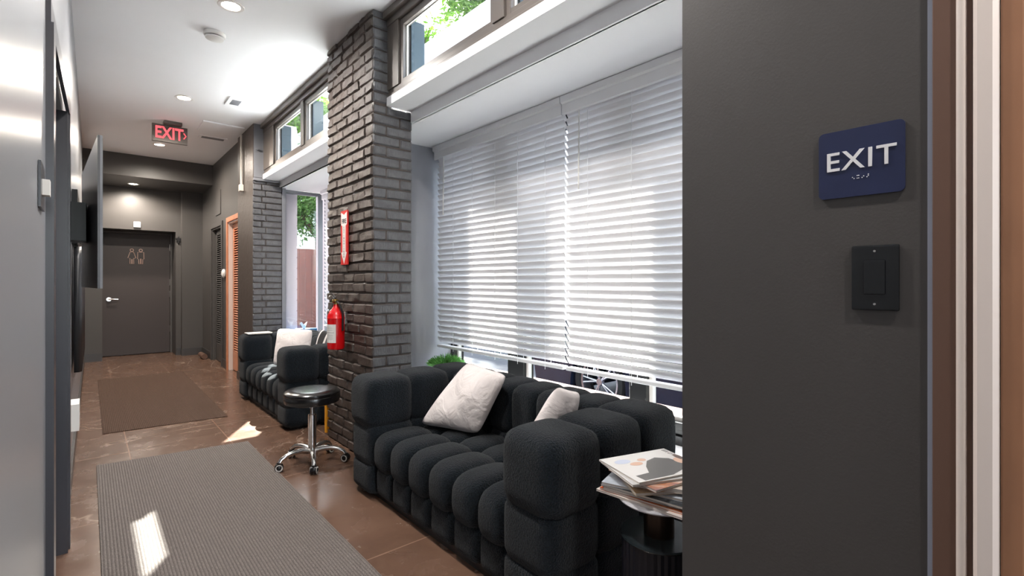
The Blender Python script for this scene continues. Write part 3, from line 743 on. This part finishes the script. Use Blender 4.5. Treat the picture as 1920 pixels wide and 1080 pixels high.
# lit exit sign
t = thing('illuminated_exit_sign', (.70, 6.72, ZC), 'glowing red EXIT sign with right arrow hanging from the ceiling', 'exit sign')
bm = B(); box(bm, .64, .81, 6.66, 6.78, ZC-.035, ZC-.001, .004); obj('canopy', bm, M['frame'], t)
bm = B(); box(bm, .535, .865, 6.705, 6.735, 2.775, 2.968, .003); obj('housing', bm, mat('brushed_nickel', rgb(92, 86, 82), .4, metal=.4), t)
bm = B(); text_bm(bm, 'EXIT', .175, frame_mtx((.692, 6.703, 2.872), (1, 0, 0), (0, 0, 1)) @ Matrix.Diagonal((.74, 1.05, 1, 1)), .0015, 1.0, .004); obj('lettering', bm, M['exitred'], t)
bm = B(); tube(bm, [(.828, 6.703, 2.905), (.85, 6.703, 2.872), (.828, 6.703, 2.839)], .006, 6); obj('arrow', bm, M['exitred'], t)

# ------------------------------------------------------------------ blinds
def blind(y0, y1, cords, wand, label):
    t = thing('venetian_blind', (2.2, (y0+y1)/2, 2.30), label, 'blind', 'white blinds in the window bays')
    bm = B(); prism(bm, [(2.125, 2.306), (2.128, 2.27), (2.142, 2.262), (2.142, 2.205), (2.150, 2.198), (2.235, 2.25), (2.235, 2.306)], (0, y0, 0), (1, 0, 0), (0, 0, 1), (0, 1, 0), y1-y0)
    obj('valance', bm, M['soffit'], t)
    bm = B(); z = .735; n = 0; ang = R(57); ca, sa = math.cos(ang), math.sin(ang)
    rnd = random.Random(int(y0*100))
    while z < 2.215:
        prof = []; wob = rnd.uniform(-.02, .02)
        for s in (-1, -.5, 0, .5, 1):
            c = .0022*(1-s*s); x = -s*.0270*ca + c*sa*-1; zz = s*.0270*sa - c*ca*1
            prof.append((2.188+x, z+zz))
        th = .0026; poly = prof+[(x+th*sa*.9, q+th*ca*.9) for x, q in prof[::-1]]
        prism(bm, poly, (0, y0+.003, 0), (1, 0, 0), (0, 0, 1), (0, 1, 0), y1-y0-.006)
        z += .0445; n += 1
    obj('slats', bm, M['slat'], t)
    bm = B(); box(bm, 2.165, 2.215, y0+.01, y1-.01, .675, .695, .004); obj('bottom_rail', bm, M['soffit'], t)
    bm = B()
    for c in cords:
        tube(bm, [(2.161, c, 2.2), (2.161, c, .66)], .0013, 5); tube(bm, [(2.214, c, 2.2), (2.214, c, .69)], .0012, 5)
    obj('cord', bm, M['soffit'], t)
    if wand:
        bm = B(); tube(bm, [(2.15, wand, 2.2), (2.145, wand, 1.74)], .0042, 8); obj('tilt_wand', bm, M['wplastic'], t)
    return t
blind(2.035, 3.46, [3.21, 2.96, 2.69, 2.45, 2.19], 3.33, 'white slatted blind nearest the brick pillar, over the near sofa')
blind(.66, 2.028, [1.845, 1.546, 1.2, .85], 1.90, 'white slatted blind running into the EXIT sign wall')
blind(3.76, 6.02, [5.8, 5.2, 4.6, 4.0], None, 'white slatted blind in the far bay behind the brick pillar')

# ------------------------------------------------------------------ floor coverings
def mat_slab(name, pts, h, m, label, cat):
    bm = B(); v = [(x, y, .001) for x, y in pts]+[(x, y, h) for x, y in pts]; hexa(bm, v)
    bmesh.ops.bevel(bm, geom=list(bm.edges), offset=.002, segments=1, affect='EDGES')
    return tag(obj(name, bm, m), label, cat)
mat_slab('runner_rug', [(.042, -.9), (.90, -.9), (.912, 4.10), (.042, 4.20)], .009, M['rug'], 'ribbed grey brown runner mat in front of the near sofa', 'rug')
mat_slab('floor_mat', [(.088, 5.06), (.95, 5.0), (.97, 7.9), (.09, 7.9)], .006, M['rug2'], 'thin brown mat on the floor before the restroom door', 'mat')

# ------------------------------------------------------------------ sofas
def sofa(loc, label):
    x0, y0, _ = loc; t = thing('sofa', loc, label, 'sofa', 'charcoal tufted boucle sofas')
    D, L, A = .77, 1.63, .25; rows = ((.03, .19), (.175, .405), (.385, .655))
    def P(bm, a, b, c, d, e, f, **k): puff(bm, x0+a, x0+b, y0+c, y0+d, e, f, **k)
    seg = D/3
    for side in (0, 1):
        bm = B(); ya, yb = (0, A) if side == 0 else (L-A, L)
        for k in range(3):
            for r, (za, zb) in enumerate(rows):
                o = .015 if r == 2 else 0
                P(bm, k*seg-(.01 if k == 0 and r == 2 else 0), (k+1)*seg, ya-(o if side == 0 else 0), yb+(o if side else 0), za, zb, p=5.2 if r == 2 else 6, grow=.012)
        obj('arm', bm, M['boucle'], t, 'all')
    w = (L-2*A)/6
    bm = B()
    for k in range(6):
        a = A+k*w
        P(bm, D-.25, D, a, a+w, rows[2][0], rows[2][1]-.005, p=5, grow=.01); P(bm, D-.25, D, a, a+w, rows[1][0], rows[1][1], p=5); P(bm, D-.25, D, a, a+w, *rows[0], p=6)
    obj('backrest', bm, M['boucle'], t, 'all')
    bm = B()
    for k in range(6):
        a = A+k*w
        P(bm, .0, .31, a, a+w, .165, .375, p=3.2, grow=.01); P(bm, .28, .56, a, a+w, .18, .37, p=3.6, grow=.006)
    obj('seat', bm, M['boucle'], t, 'all')
    bm = B()
    for k in range(6):
        a = A+k*w; P(bm, .02, .30, a, a+w, .03, .20, p=5)
    obj('front_panel', bm, M['boucle'], t, 'all')
    bm = B(); box(bm, x0+.05, x0+D-.05, y0+.05, y0+L-.05, .0, .06); box(bm, x0+.06, x0+D-.06, y0+.06, y0+L-.06, .06, .17); obj('base', bm, M['black'], t)
    return t
sofa((1.18, 1.17, 0), 'charcoal tufted boucle sofa nearest the camera, below the wide blinds')
s2 = sofa((1.21, 4.17, 0), 'charcoal tufted boucle sofa in the far bay beyond the brick pillar')
bm = B(); hexa(bm, [(1.30, 4.155, .20), (1.325, 4.15, .19), (1.325, 4.157, .19), (1.30, 4.162, .20), (1.335, 4.135, .27), (1.36, 4.13, .26), (1.36, 4.137, .26), (1.335, 4.142, .27)])
obj('care_tag', bm, M['wplastic'], s2)
def pillow(bl, br, tr, tl, t, m, label, group=None):
    return tag(obj('throw_pillow', pillow_bm(bl, br, tr, tl, t), m, smooth='all'), label, 'pillow', group)
pillow((1.44, 2.50, .385), (1.585, 2.11, .385), (1.655, 1.95, .72), (1.70, 2.38, .735), .13, M['cotton'], 'white square pillow leaning upright on the near sofa seat')
pillow((1.33, 1.57, .40), (1.64, 1.56, .385), (1.70, 1.49, .70), (1.55, 1.50, .75), .11, M['cotton'], 'white pillow tucked behind the near arm of the closest sofa')
pillow((1.36, 5.15, .39), (1.60, 4.85, .39), (1.665, 4.90, .745), (1.43, 5.24, .745), .12, M['cotton'], 'white pillow on the far sofa')
pillow((1.60, 4.76, .39), (1.60, 4.46, .39), (1.69, 4.44, .74), (1.69, 4.79, .76), .08, M['stripe'], 'black and white striped pillow on the far sofa')

# ------------------------------------------------------------------ stool
SX, SY = 1.13, 3.345
t = thing('rolling_stool', (SX, SY, 0), 'black padded round stool on a five legged chrome base', 'stool')
bm = B(); lathe(bm, [(0, .405), (.15, .405), (.170, .412), (.176, .43), (.176, .455), (.174, .459)], (SX, SY, 0), 48); lathe(bm, [(.174, .459), (.176, .463), (.174, .478), (.160, .490), (.12, .494), (0, .492)], (SX, SY, 0), 48); obj('seat', bm, M['vinyl'], t, True)
bm = B(); lathe(bm, [(.012, .40), (.012, .30)], (SX, SY, 0), 16); lathe(bm, [(0, .33), (.016, .33), (.019, .325), (.019, .33), (.026, .325), (.026, .10), (.034, .09), (.036, .055), (.028, .04), (0, .04)], (SX, SY, 0), 24)
cyl(bm, (SX, SY, .395), (SX, SY, .406), .06)
obj('gas_column', bm, M['chrome'], t, True)
bm = B(); tube(bm, [(SX+.02, SY+.0, .385), (SX+.09, SY+.05, .375), (SX+.15, SY+.07, .37)], .005, 8); obj('height_lever', bm, M['chrome'], t, True)
for a in (184, 254, 328, 38, 110):
    ca, sa = math.cos(R(a)), math.sin(R(a))
    bm = B(); P = [(.02, .085), (.07, .098), (.12, .098), (.165, .088), (.198, .070), (.21, .052)]
    tube(bm, [(SX+ca*r, SY+sa*r, z) for r, z in P], [.021, .018, .016, .015, .014, .014], 12); obj('leg', bm, M['chrome'], t, True)
    cx, cy = SX+ca*.212, SY+sa*.212; wa = R(a+70); ax = Vector((math.sin(R(-40.77))*-.4-.2, -.9, 0)).normalized() if False else Vector((math.cos(wa), math.sin(wa), 0))
    c = B(); cyl(c, (cx, cy, .035), (cx, cy, .058), .014, seg=14); lathe(c, [(0, .012), (.020, .010), (.026, 0), (.0262, -.012), (.022, -.012)], (cx, cy, .036), 18)
    co = obj('caster', c, M['black'], t, True)
    ctr = Vector((cx, cy, .026))
    for s in (-1, 1):
        w = B(); cyl(w, ctr+ax*s*.006, ctr+ax*s*.019, .0255, seg=24); obj('wheel', w, M['black'], co, True)
        w = B(); q = ax.to_track_quat('Z', 'Y').to_matrix().to_4x4() if s > 0 else (-ax).to_track_quat('Z', 'Y').to_matrix().to_4x4()
        lathe(w, [(.0145, 0), (.0215, 0), (.0215, .002), (.0145, .002), (.0145, 0)], (0, 0, 0), 24, Matrix.Translation(ctr+ax*s*.0192) @ q); obj('wheel_rim', w, M['wheelwhite'], co, True)

# ------------------------------------------------------------------ fire extinguisher and arrow sign
EX, EY = 1.345, 3.49
t = thing('fire_extinguisher', (EX, EY, .725), 'red fire extinguisher hung on the brick pillar', 'fire extinguisher')
bm = B(); lathe(bm, [(0, 0), (.052, 0), (.058, .006), (.060, .02), (.060, .215), (.0615, .217), (.0615, .224), (.060, .226), (.057, .245), (.045, .27), (.028, .292), (.019, .305), (.017, .32), (0, .32)], (EX, EY, .725), 32); obj('cylinder', bm, M['red'], t, True)
bm = B(); cyl(bm, (EX, EY, 1.045), (EX, EY, 1.075), .014); box(bm, EX-.012, EX+.012, EY-.014, EY+.014, 1.062, 1.082, .003); cyl(bm, (EX-.012, EY, 1.068), (EX-.026, EY, 1.068), .013)
obj('valve', bm, M['brass'], t, True)
bm = B(); tube(bm, [(EX, EY+.01, 1.08), (EX, EY+.05, 1.09), (EX, EY+.085, 1.075)], .006, 8); tube(bm, [(EX, EY+.01, 1.09), (EX, EY+.05, 1.115), (EX, EY+.095, 1.12)], .006, 8); obj('handle', bm, M['black'], t, True)
bm = B(); tube(bm, [(EX-.03+.017*math.cos(k*PI/8), EY+.02, 1.09+.017*math.sin(k*PI/8)) for k in range(16)], .002, 6, True); obj('safety_pin_ring', bm, M['steel'], t, True)
bm = B(); tube(bm, [(EX, EY-.015, 1.066), (EX, EY-.06, 1.05), (EX+.02, EY-.075, .98), (EX+.02, EY-.072, .86)], .007, 8); obj('hose', bm, M['black'], t, True)
bm = B(); box(bm, EX+.058, PX0-.002, EY-.015, EY+.015, .9, .99, .002); obj('wall_bracket', bm, M['steel'], t)
def curved_label(bm, r, a0, a1, z0, z1, n=14):
    A = []
    for k in range(n+1):
        a = R(a0+(a1-a0)*k/n); A.append((bm.verts.new((EX+r*math.cos(a), EY+r*math.sin(a), z0)), bm.verts.new((EX+r*math.cos(a), EY+r*math.sin(a), z1))))
    for k in range(n): bm.faces.new((A[k][0], A[k+1][0], A[k+1][1], A[k][1]))
bm = B(); curved_label(bm, .0606, 135, 248, .775, .905); lb = obj('label', bm, M['wplastic'], t, 'all')
bm = B()
for k, z in enumerate((.892, .872, .852, .832, .812, .79)): curved_label(bm, .0609, 150, 160, z-.006, z+.004, 3)
curved_label(bm, .0609, 172, 235, .8455, .848, 8)
for z in (.885, .874, .863, .83, .82, .81, .80): curved_label(bm, .0609, 178, 228, z, z+.0016, 8)
obj('label_print', bm, mat('grey_print', rgb(110, 110, 116), .6), lb)
t = thing('fire_extinguisher_sign', (PX0, 3.485, 1.52), 'red arrow sign reading FIRE EXTINGUISHER on the brick pillar', 'sign')
AY0, AY1, AZ0, AZ1 = 3.425, 3.545, 1.33, 1.72; cx = (AY0+AY1)/2
bm = B(); box(bm, PX0-.023, PX0-.014, AY0, AY1, AZ0, AZ1); obj('plate', bm, M['signred'], t)
bm = B(); prism(bm, [(-.052, .185), (0, .165), (.052, .185), (.052, .095), (.028, .085), (.028, -.105), (.05, -.105), (0, -.19), (-.05, -.105), (-.028, -.105), (-.028, .085), (-.052, .095)], (PX0-.0231, cx, (AZ0+AZ1)/2), (0, -1, 0), (0, 0, 1), (-1, 0, 0), .0008); obj('arrow', bm, M['signwhite'], t)
bm = B(); fm = lambda z: frame_mtx((PX0-.0244, cx, z), (0, -1, 0), (0, 0, 1))
text_bm(bm, 'FIRE', .046, fm(1.643), .0004, 1.0, .0008); obj('heading_lettering', bm, M['ink'], t)
bm = B()
for k, ch in enumerate('EXTINGUISHER'): text_bm(bm, ch, .021, fm(1.598-k*.0193), .0004, 1, .0003)
obj('lettering', bm, M['ink'], t)

# ------------------------------------------------------------------ side table with magazines
TX, TY = 1.385, .885
t = thing('side_table', (TX, TY, 0), 'pedestal side table with fluted black drum beside the sofa', 'side table')
bm = B(); n = 72
pr = [(.114+.003*(k % 2), 0) for k in range(n)]
prism(bm, [(r*math.cos(2*PI*k/n), r*math.sin(2*PI*k/n)) for k, (r, _) in enumerate(pr)], (TX, TY, 0), (1, 0, 0), (0, 1, 0), (0, 0, 1), .39); obj('fluted_drum', bm, M['darkblue'], t)
bm = B(); lathe(bm, [(0, .39), (.119, .39), (.121, .394), (.119, .399), (0, .399)], (TX, TY, 0), 56); obj('drum_top', bm, M['drumtop'], t, True)
bm = B(); lathe(bm, [(0, .399), (.047, .399), (.047, .50), (0, .50)], (TX, TY, 0), 32); obj('neck', bm, M['bronze'], t, True)
bm = B(); lathe(bm, [(0, .497), (.06, .497), (.105, .503), (.129, .511), (.131, .515), (.1275, .519), (0, .519)], (TX, TY, 0), 56); obj('table_top', bm, M['tabletop'], t, True)
covers = [
 ('white cover bottommost in the pile', [rgb(236, 228, 222), rgb(226, 214, 208)], .29, .225, .005, -84, (0.0, 0.02), None),
 ('orange red cover', [rgb(60, 30, 24), rgb(214, 98, 52), rgb(244, 176, 120)], .275, .21, .005, -81, (0.002, 0.022), None),
 ('pale spread with dark photo', [rgb(232, 214, 204), rgb(200, 180, 170), rgb(58, 56, 56)], .275, .21, .006, -77, (0.008, 0.015), None),
 ('dark patterned cover', [rgb(30, 30, 32), rgb(70, 74, 78), rgb(150, 156, 160)], .27, .205, .006, -80, (-0.002, 0.02), None),
 ('pale blue cover', [rgb(206, 214, 224), rgb(170, 178, 190)], .27, .20, .006, -72, (0.006, 0.03), None),
 ('tan cover', [rgb(206, 180, 150), rgb(226, 200, 160), rgb(150, 110, 80)], .27, .205, .007, -34, (0.03, 0.0), None),
 ('thick cream paged issue', [rgb(224, 212, 200), rgb(206, 190, 178)], .24, .18, .010, -62, (0.03, -0.045), None),
 ('blue and orange cover', [rgb(230, 224, 220), rgb(190, 130, 96), rgb(84, 100, 136)], .27, .205, .006, -10, (0.03, 0.01), None),
 ('grey white cover', [rgb(222, 220, 218), rgb(190, 190, 192)], .27, .205, .005, -24, (0.012, 0.03), None)]
z = .520
def magazine(w, h, th, ang, off, z, m, label):
    mtx = Matrix.Translation((TX+off[0], TY+off[1], z)) @ Matrix.Rotation(R(ang), 4, 'Z')
    t = thing('magazine', (TX+off[0], TY+off[1], z), label, 'magazine', 'magazines piled on the side table')
    bm = B(); box(bm, -w/2+.001, w/2-.001, -h/2+.001, h/2-.001, .0006, th-.0006, mtx=mtx); obj('pages', bm, M['paper'], t)
    bm = B(); box(bm, -w/2, w/2, -h/2, h/2, th-.0006, th, mtx=mtx); box(bm, -w/2, w/2, -h/2, h/2, 0, .0006, mtx=mtx); box(bm, -w/2-.0006, w/2, h/2-.001, h/2, 0, th, mtx=mtx); obj('cover', bm, m, t)
    return t, mtx
# long side of each magazine runs roughly along the view: rotate to the direction seen
for i, (nm, cols, w, h, th, a, off, _) in enumerate(covers):
    th *= 1.3
    m = cover_mat('magazine_cover_%d' % i, cols, 14)
    magazine(w, h, th, a, off, z, m, 'magazine with '+nm+' on the side table' if 'pile' not in nm else 'magazine with white cover, bottommost of the pile on the side table'); z += th+.0004
# topmost magazine, printed cover: a dark jacketed figure on a pale ground
w, h, th = .275, .212, .006
t, mtx = magazine(w, h, th, -17, (.025, .04), z, mat('pale_cover', rgb(222, 220, 218), .22), 'topmost magazine with a seated person in dark jacket on its cover')
def flat(bm, poly, zz): prism(bm, poly, mtx @ Vector((0, 0, zz)), mtx.to_3x3() @ Vector((1, 0, 0)), mtx.to_3x3() @ Vector((0, 1, 0)), (0, 0, 1), .0002)
def ell(cx, cy, rx, ry, n=18): return [(cx+rx*math.cos(2*PI*k/n), cy+ry*math.sin(2*PI*k/n)) for k in range(n)]
bm = B(); flat(bm, [(-.11, -.1), (-.115, -.06), (-.06, -.055), (-.035, -.01), (.0, .03), (.045, .045), (.085, .02), (.1, -.03), (.06, -.075), (.0, -.098)], th); obj('printed_jacket', bm, mat('printed_charcoal', rgb(96, 94, 92), .25), t)
sk = mat('printed_skin', rgb(214, 176, 154), .25)
for nm, e in (('printed_face', ell(.108, -.012, .022, .028)), ('printed_hand', ell(-.01, .045, .016, .012)), ('printed_hand', ell(-.048, .022, .024, .014))):
    bm = B(); flat(bm, e, th+.0002); obj(nm, bm, sk, t)
bm = B(); flat(bm, ell(.125, .018, .012, .026), th+.0003); obj('printed_hair', bm, mat('printed_brown', rgb(112, 84, 70), .3), t)
bm = B(); flat(bm, ell(-.08, .055, .03, .018), th+.0001); obj('printed_flower', bm, mat('printed_blue', rgb(196, 204, 224), .25), t)
bm = B(); text_bm(bm, 'BROTHERS', .03, mtx @ Matrix.Translation((.122, .035, th+.0006)) @ Matrix.Rotation(-PI/2, 4, 'Z') @ Matrix.Translation((0, 0, 0)) @ Matrix.Diagonal((.75, .8, 1, 1)), .0002, 1.15); obj('title_lettering', bm, mat('title_grey', rgb(120, 120, 124), .4), t)

# ------------------------------------------------------------------ plants, tissue box, yellow board
def potted(x, y, z, h, r, label, seed, pr=.05, ph=.09):
    rnd = random.Random(seed); t = thing('potted_plant', (x, y, z), label, 'plant')
    bm = B(); lathe(bm, [(0, 0), (pr*.75, 0), (pr, ph), (pr-.006, ph), (pr*.7, .01), (0, .01)], (x, y, z), 24); lathe(bm, [(0, ph-.015), (pr-.008, ph-.015)], (x, y, z), 24); obj('pot', bm, M['pot'], t, True)
    bm = B()
    for k in range(520):
        a = rnd.uniform(0, 2*PI); rr = r*math.sqrt(rnd.random()); b = Vector((x+.3*rr*math.cos(a), y+.3*rr*math.sin(a), z+ph-.01))
        tip = Vector((x+rr*math.cos(a), y+rr*math.sin(a), z+ph+h*(1-.6*(rr/r)**2)*rnd.uniform(.5, 1)))
        d = (tip-b); s = d.cross(Vector((0, 0, 1))).normalized() if d.xy.length > 1e-4 else Vector((1, 0, 0)); w = .0028
        m1 = b.lerp(tip, .55)+Vector((0, 0, .01)); v = [bm.verts.new(q) for q in (b-s*w*.4, b+s*w*.4, m1+s*w, tip, m1-s*w)]; bm.faces.new(v)
        for q in range(3):
            f = .4+.2*q; c = b.lerp(tip, f); dd = Vector((rnd.uniform(-1, 1), rnd.uniform(-1, 1), rnd.uniform(0, 1))).normalized()*.022; s2 = dd.cross(Vector((.3, .5, 1))).normalized()*.003
            bm.faces.new([bm.verts.new(p) for p in (c, c+dd*.5+s2, c+dd, c+dd*.5-s2)])
    obj('foliage', bm, M['plantgreen'], t, recalc=False)
potted(2.09, 3.20, .35, .12, .165, 'small green grassy plant on the sill behind the near sofa', 4, .06, .20)
potted(2.13, 5.72, .35, .10, .09, 'small green plant behind the far sofa near the tissue box', 8, .05, .21)
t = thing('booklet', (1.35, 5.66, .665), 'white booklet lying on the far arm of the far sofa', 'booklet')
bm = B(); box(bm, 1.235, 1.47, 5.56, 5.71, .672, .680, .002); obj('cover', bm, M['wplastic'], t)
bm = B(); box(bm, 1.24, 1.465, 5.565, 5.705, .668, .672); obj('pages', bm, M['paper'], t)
t = thing('console_table', (1.9, 5.99, 0), 'narrow dark table behind the far sofa under the tissue box', 'table')
bm = B(); box(bm, 1.79, 2.14, 5.86, 6.12, .585, .61, .003); obj('table_top', bm, M['darkblue'], t)
for x in (1.81, 2.10):
    for y in (5.88, 6.08):
        bm = B(); box(bm, x, x+.025, y, y+.025, 0, .585); obj('leg', bm, M['darkblue'], t)
t = thing('tissue_box', (1.93, 5.98, .61), 'flat blue tissue box with white tissue by the glass panel', 'tissue box')
bm = B(); box(bm, -.115, .115, -.055, .055, 0, .05, .002, Matrix.Translation((1.95, 5.98, .611)) @ Matrix.Rotation(R(-14), 4, 'Z')); obj('box', bm, M['blue'], t)
bm = B(); rnd = random.Random(3); G = []
for k in range(13):
    row = []
    for j in range(6):
        a = 2*PI*k/12; r = .012+.03*j/5*(1+.3*math.sin(3*a)); row.append(bm.verts.new((1.925+r*math.cos(a)*.9, 5.98+r*math.sin(a)*.5, .66+.06*j/5*(1+.35*math.sin(2*a+1)))))
    G.append(row)
for k in range(12):
    for j in range(5): bm.faces.new((G[k][j], G[k+1][j], G[k+1][j+1], G[k][j+1]))
obj('tissue', bm, M['tissue'], t, 'all')
bm = B(); box(bm, 1.41, 1.47, 3.875, 3.90, .02, .27, .006, None); tag(obj('floor_sign', bm, M['yellow']), 'yellow plastic board standing on the floor behind the brick pillar', 'floor sign')

# ------------------------------------------------------------------ outside
bm = B(); box(bm, 2.47, 60, -30, 90, -.3, -.12); box(bm, -40, 2.47, 10.7, 90, -.3, -.12); box(bm, -40, 2.47, -30, -3.7, -.3, -.12)
struct('street', bm, M['asphalt'], label='grey asphalt street outside the windows', cat='street')
bm = B(); box(bm, 2.47, 2.86, -1, 6.2, -.119, .28); struct('ground', bm, mat('soil', rgb(92, 84, 62), .95), label='planting bed outside under the windows', cat='ground')
bm = B(); box(bm, 2.87, 3.12, -1, 6.2, -.119, .33, .01); struct('kerb', bm, M['kerb'], label='pink brick curb beside the planting bed', cat='kerb')
bm = B(); rnd = random.Random(11)
for k in range(9000):
    x = rnd.uniform(2.5, 2.84); y = rnd.uniform(.3, 3.4); h = rnd.uniform(.03, .08); a = rnd.uniform(0, PI); dx, dy = .003*math.cos(a), .003*math.sin(a)
    bm.faces.new([bm.verts.new(q) for q in ((x-dx, y-dy, .28), (x+dx, y+dy, .28), (x+rnd.uniform(-.02, .02), y+rnd.uniform(-.02, .02), .28+h))])
tag(obj('grass', bm, M['grass'], recalc=False), 'short grass in the bed outside the near window', 'grass', kind='stuff')
bm = B(); box(bm, 1.60, 1.93, 6.27, 12.4, -.1, 3.1)
for k in range(24): box(bm, 1.93, 1.938, 6.27, 12.4, -.05+k*.13, .07+k*.13)
struct('wall_outside', bm, M['siding'], label='lilac grey sided outer wall seen through the glass panel', cat='wall')
t = thing('garden_fence', (4, 12, -.12), 'reddish wooden fence outside beyond the glass side panel', 'fence')
bm = B(); x = 1.94
while x < 8: box(bm, x, x+.135, 12.0, 12.02, -.1, 2.0); x += .14
obj('boards', bm, M['fence'], t)
bm = B(); box(bm, 1.94, 8, 12.02, 12.06, .3, .38); box(bm, 1.94, 8, 12.02, 12.06, 1.6, 1.68); obj('rail', bm, M['fence'], t)
bm = B(); box(bm, 11, 12.5, -10, 90, -.1, 11.5)
struct('building_wall', bm, M['bwhite'], label='tall white building across the street', cat='building')
def tree(x, y, z0, zc, rad, m, label, seed, n=5200, ls=.16, sq=(1, 1, .8)):
    rnd = random.Random(seed); t = thing('tree', (x, y, z0), label, 'tree', 'trees outside')
    bm = B(); tube(bm, [(x, y, z0), (x+.1, y, (z0+zc)/2), (x, y, zc)], [.22, .17, .1], 10)
    for k in range(7):
        a = k*2.4; tube(bm, [(x, y, zc-rad*.6), (x+math.cos(a)*rad*.4, y+math.sin(a)*rad*.4, zc-rad*.1), (x+math.cos(a)*rad*.7, y+math.sin(a)*rad*.7, zc+rad*.3)], [.08, .05, .02], 6)
    obj('trunk', bm, M['bark'], t, True)
    bm = B(); cl = [(Vector((rnd.gauss(0, 1), rnd.gauss(0, 1), rnd.gauss(0, 1))).normalized()*rad*rnd.uniform(.3, .8), rad*rnd.uniform(.25, .42)) for _ in range(38)]
    for k in range(n):
        c, r = rnd.choice(cl); v = Vector((rnd.gauss(0, 1), rnd.gauss(0, 1), rnd.gauss(0, 1))).normalized()*r*rnd.uniform(.6, 1.05)+c
        p = Vector((x+v.x*sq[0], y+v.y*sq[1], zc+v.z*sq[2])); a = Vector((rnd.gauss(0, 1), rnd.gauss(0, 1), rnd.gauss(0, .7))).normalized(); b = a.orthogonal().normalized(); s = ls*rnd.uniform(.6, 1.2)
        bm.faces.new([bm.verts.new(q) for q in (p-a*s, p+b*s*.45, p+a*s, p-b*s*.45)])
    obj('crown', bm, m, t, recalc=False)
tree(5.4, 15.5, -.12, 3.9, 2.2, M['leafdk'], 'leafy tree standing behind the reddish wooden fence', 21, 6500, .10)
tree(15.0, 28.0, -.12, 15.0, 4.2, M['leaf'], 'bright green tree above the white building, seen through the near clerestory', 22, 9000, .26)
tree(15.0, 18.5, -.12, 15.6, 3.8, M['leaf'], 'bright green tree above the white building beside the near clerestory mullion', 23, 8000, .26)
tree(15.0, 44.0, -.12, 14.5, 5.0, M['leaf'], 'green tree above the white building, seen through the far clerestory', 24, 7000, .4)
tree(15.0, 55.0, -.12, 15.5, 5.5, M['leaf'], 'green tree far along the white building roof', 25, 6000, .45)
# parked car
t = thing('car', (4.7, 1.9, -.12), 'dark slate blue parked car seen below the blinds', 'car')
CX0, CX1 = 3.86, 5.55; CW = (3.18, .50)
prof = [(-.55, .05), (-.62, .35), (-.55, .62), (.35, .80), (.95, 1.22), (2.35, 1.25), (3.15, .86), (4.0, .74), (4.12, .45), (4.05, .08)]
def arch(cy, r=.35, n=10): return [(cy+r*math.cos(a), max(.05, .2+r*math.sin(a))) for a in [PI*k/n for k in range(n+1)]]
poly = list(prof)+[(3.54, .06)]+arch(3.18)+[(2.82, .06), (.86, .06)]+arch(.50)+[(.14, .06)]
bm = B(); prism(bm, poly, (CX0, 0, 0), (0, 1, 0), (0, 0, 1), (1, 0, 0), CX1-CX0); obj('body', bm, M['carpaint'], t)
bm = B(); prism(bm, [(.55, .85), (1.02, 1.18), (2.3, 1.2), (2.95, .88)], (CX0-.006, 0, 0), (0, 1, 0), (0, 0, 1), (1, 0, 0), .005); obj('side_window', bm, M['blackgloss'], t)
for wx in (CX0+.02, CX1-.24):
    for cy in CW:
        w = B(); mm = Matrix.Translation((wx, cy, .2)) @ Matrix.Rotation(PI/2, 4, 'Y')
        lathe(w, [(.235, .02), (.25, 0), (.30, 0), (.318, .02), (.32, .1), (.318, .19), (.25, .21), (.235, .19), (.235, .02)], (0, 0, 0), 40, mm); wo = obj('wheel', w, M['rubber'], t, True)
        w = B(); lathe(w, [(.235, .015), (.215, .02), (.21, .12)], (0, 0, 0), 40, mm); lathe(w, [(0, .02), (.035, .02), (.045, .05), (0, .05)], (0, 0, 0), 20, mm)
        for k in range(5):
            for dd in (-.14, .14):
                a = 2*PI*k/5+.3
                p0 = mm @ Vector((.03*math.cos(a), .03*math.sin(a), .04)); p1 = mm @ Vector((.22*math.cos(a+dd), .22*math.sin(a+dd), .03)); cyl(w, p0, p1, .014, .011, 8)
        obj('rim', w, M['alloy'], wo, True)
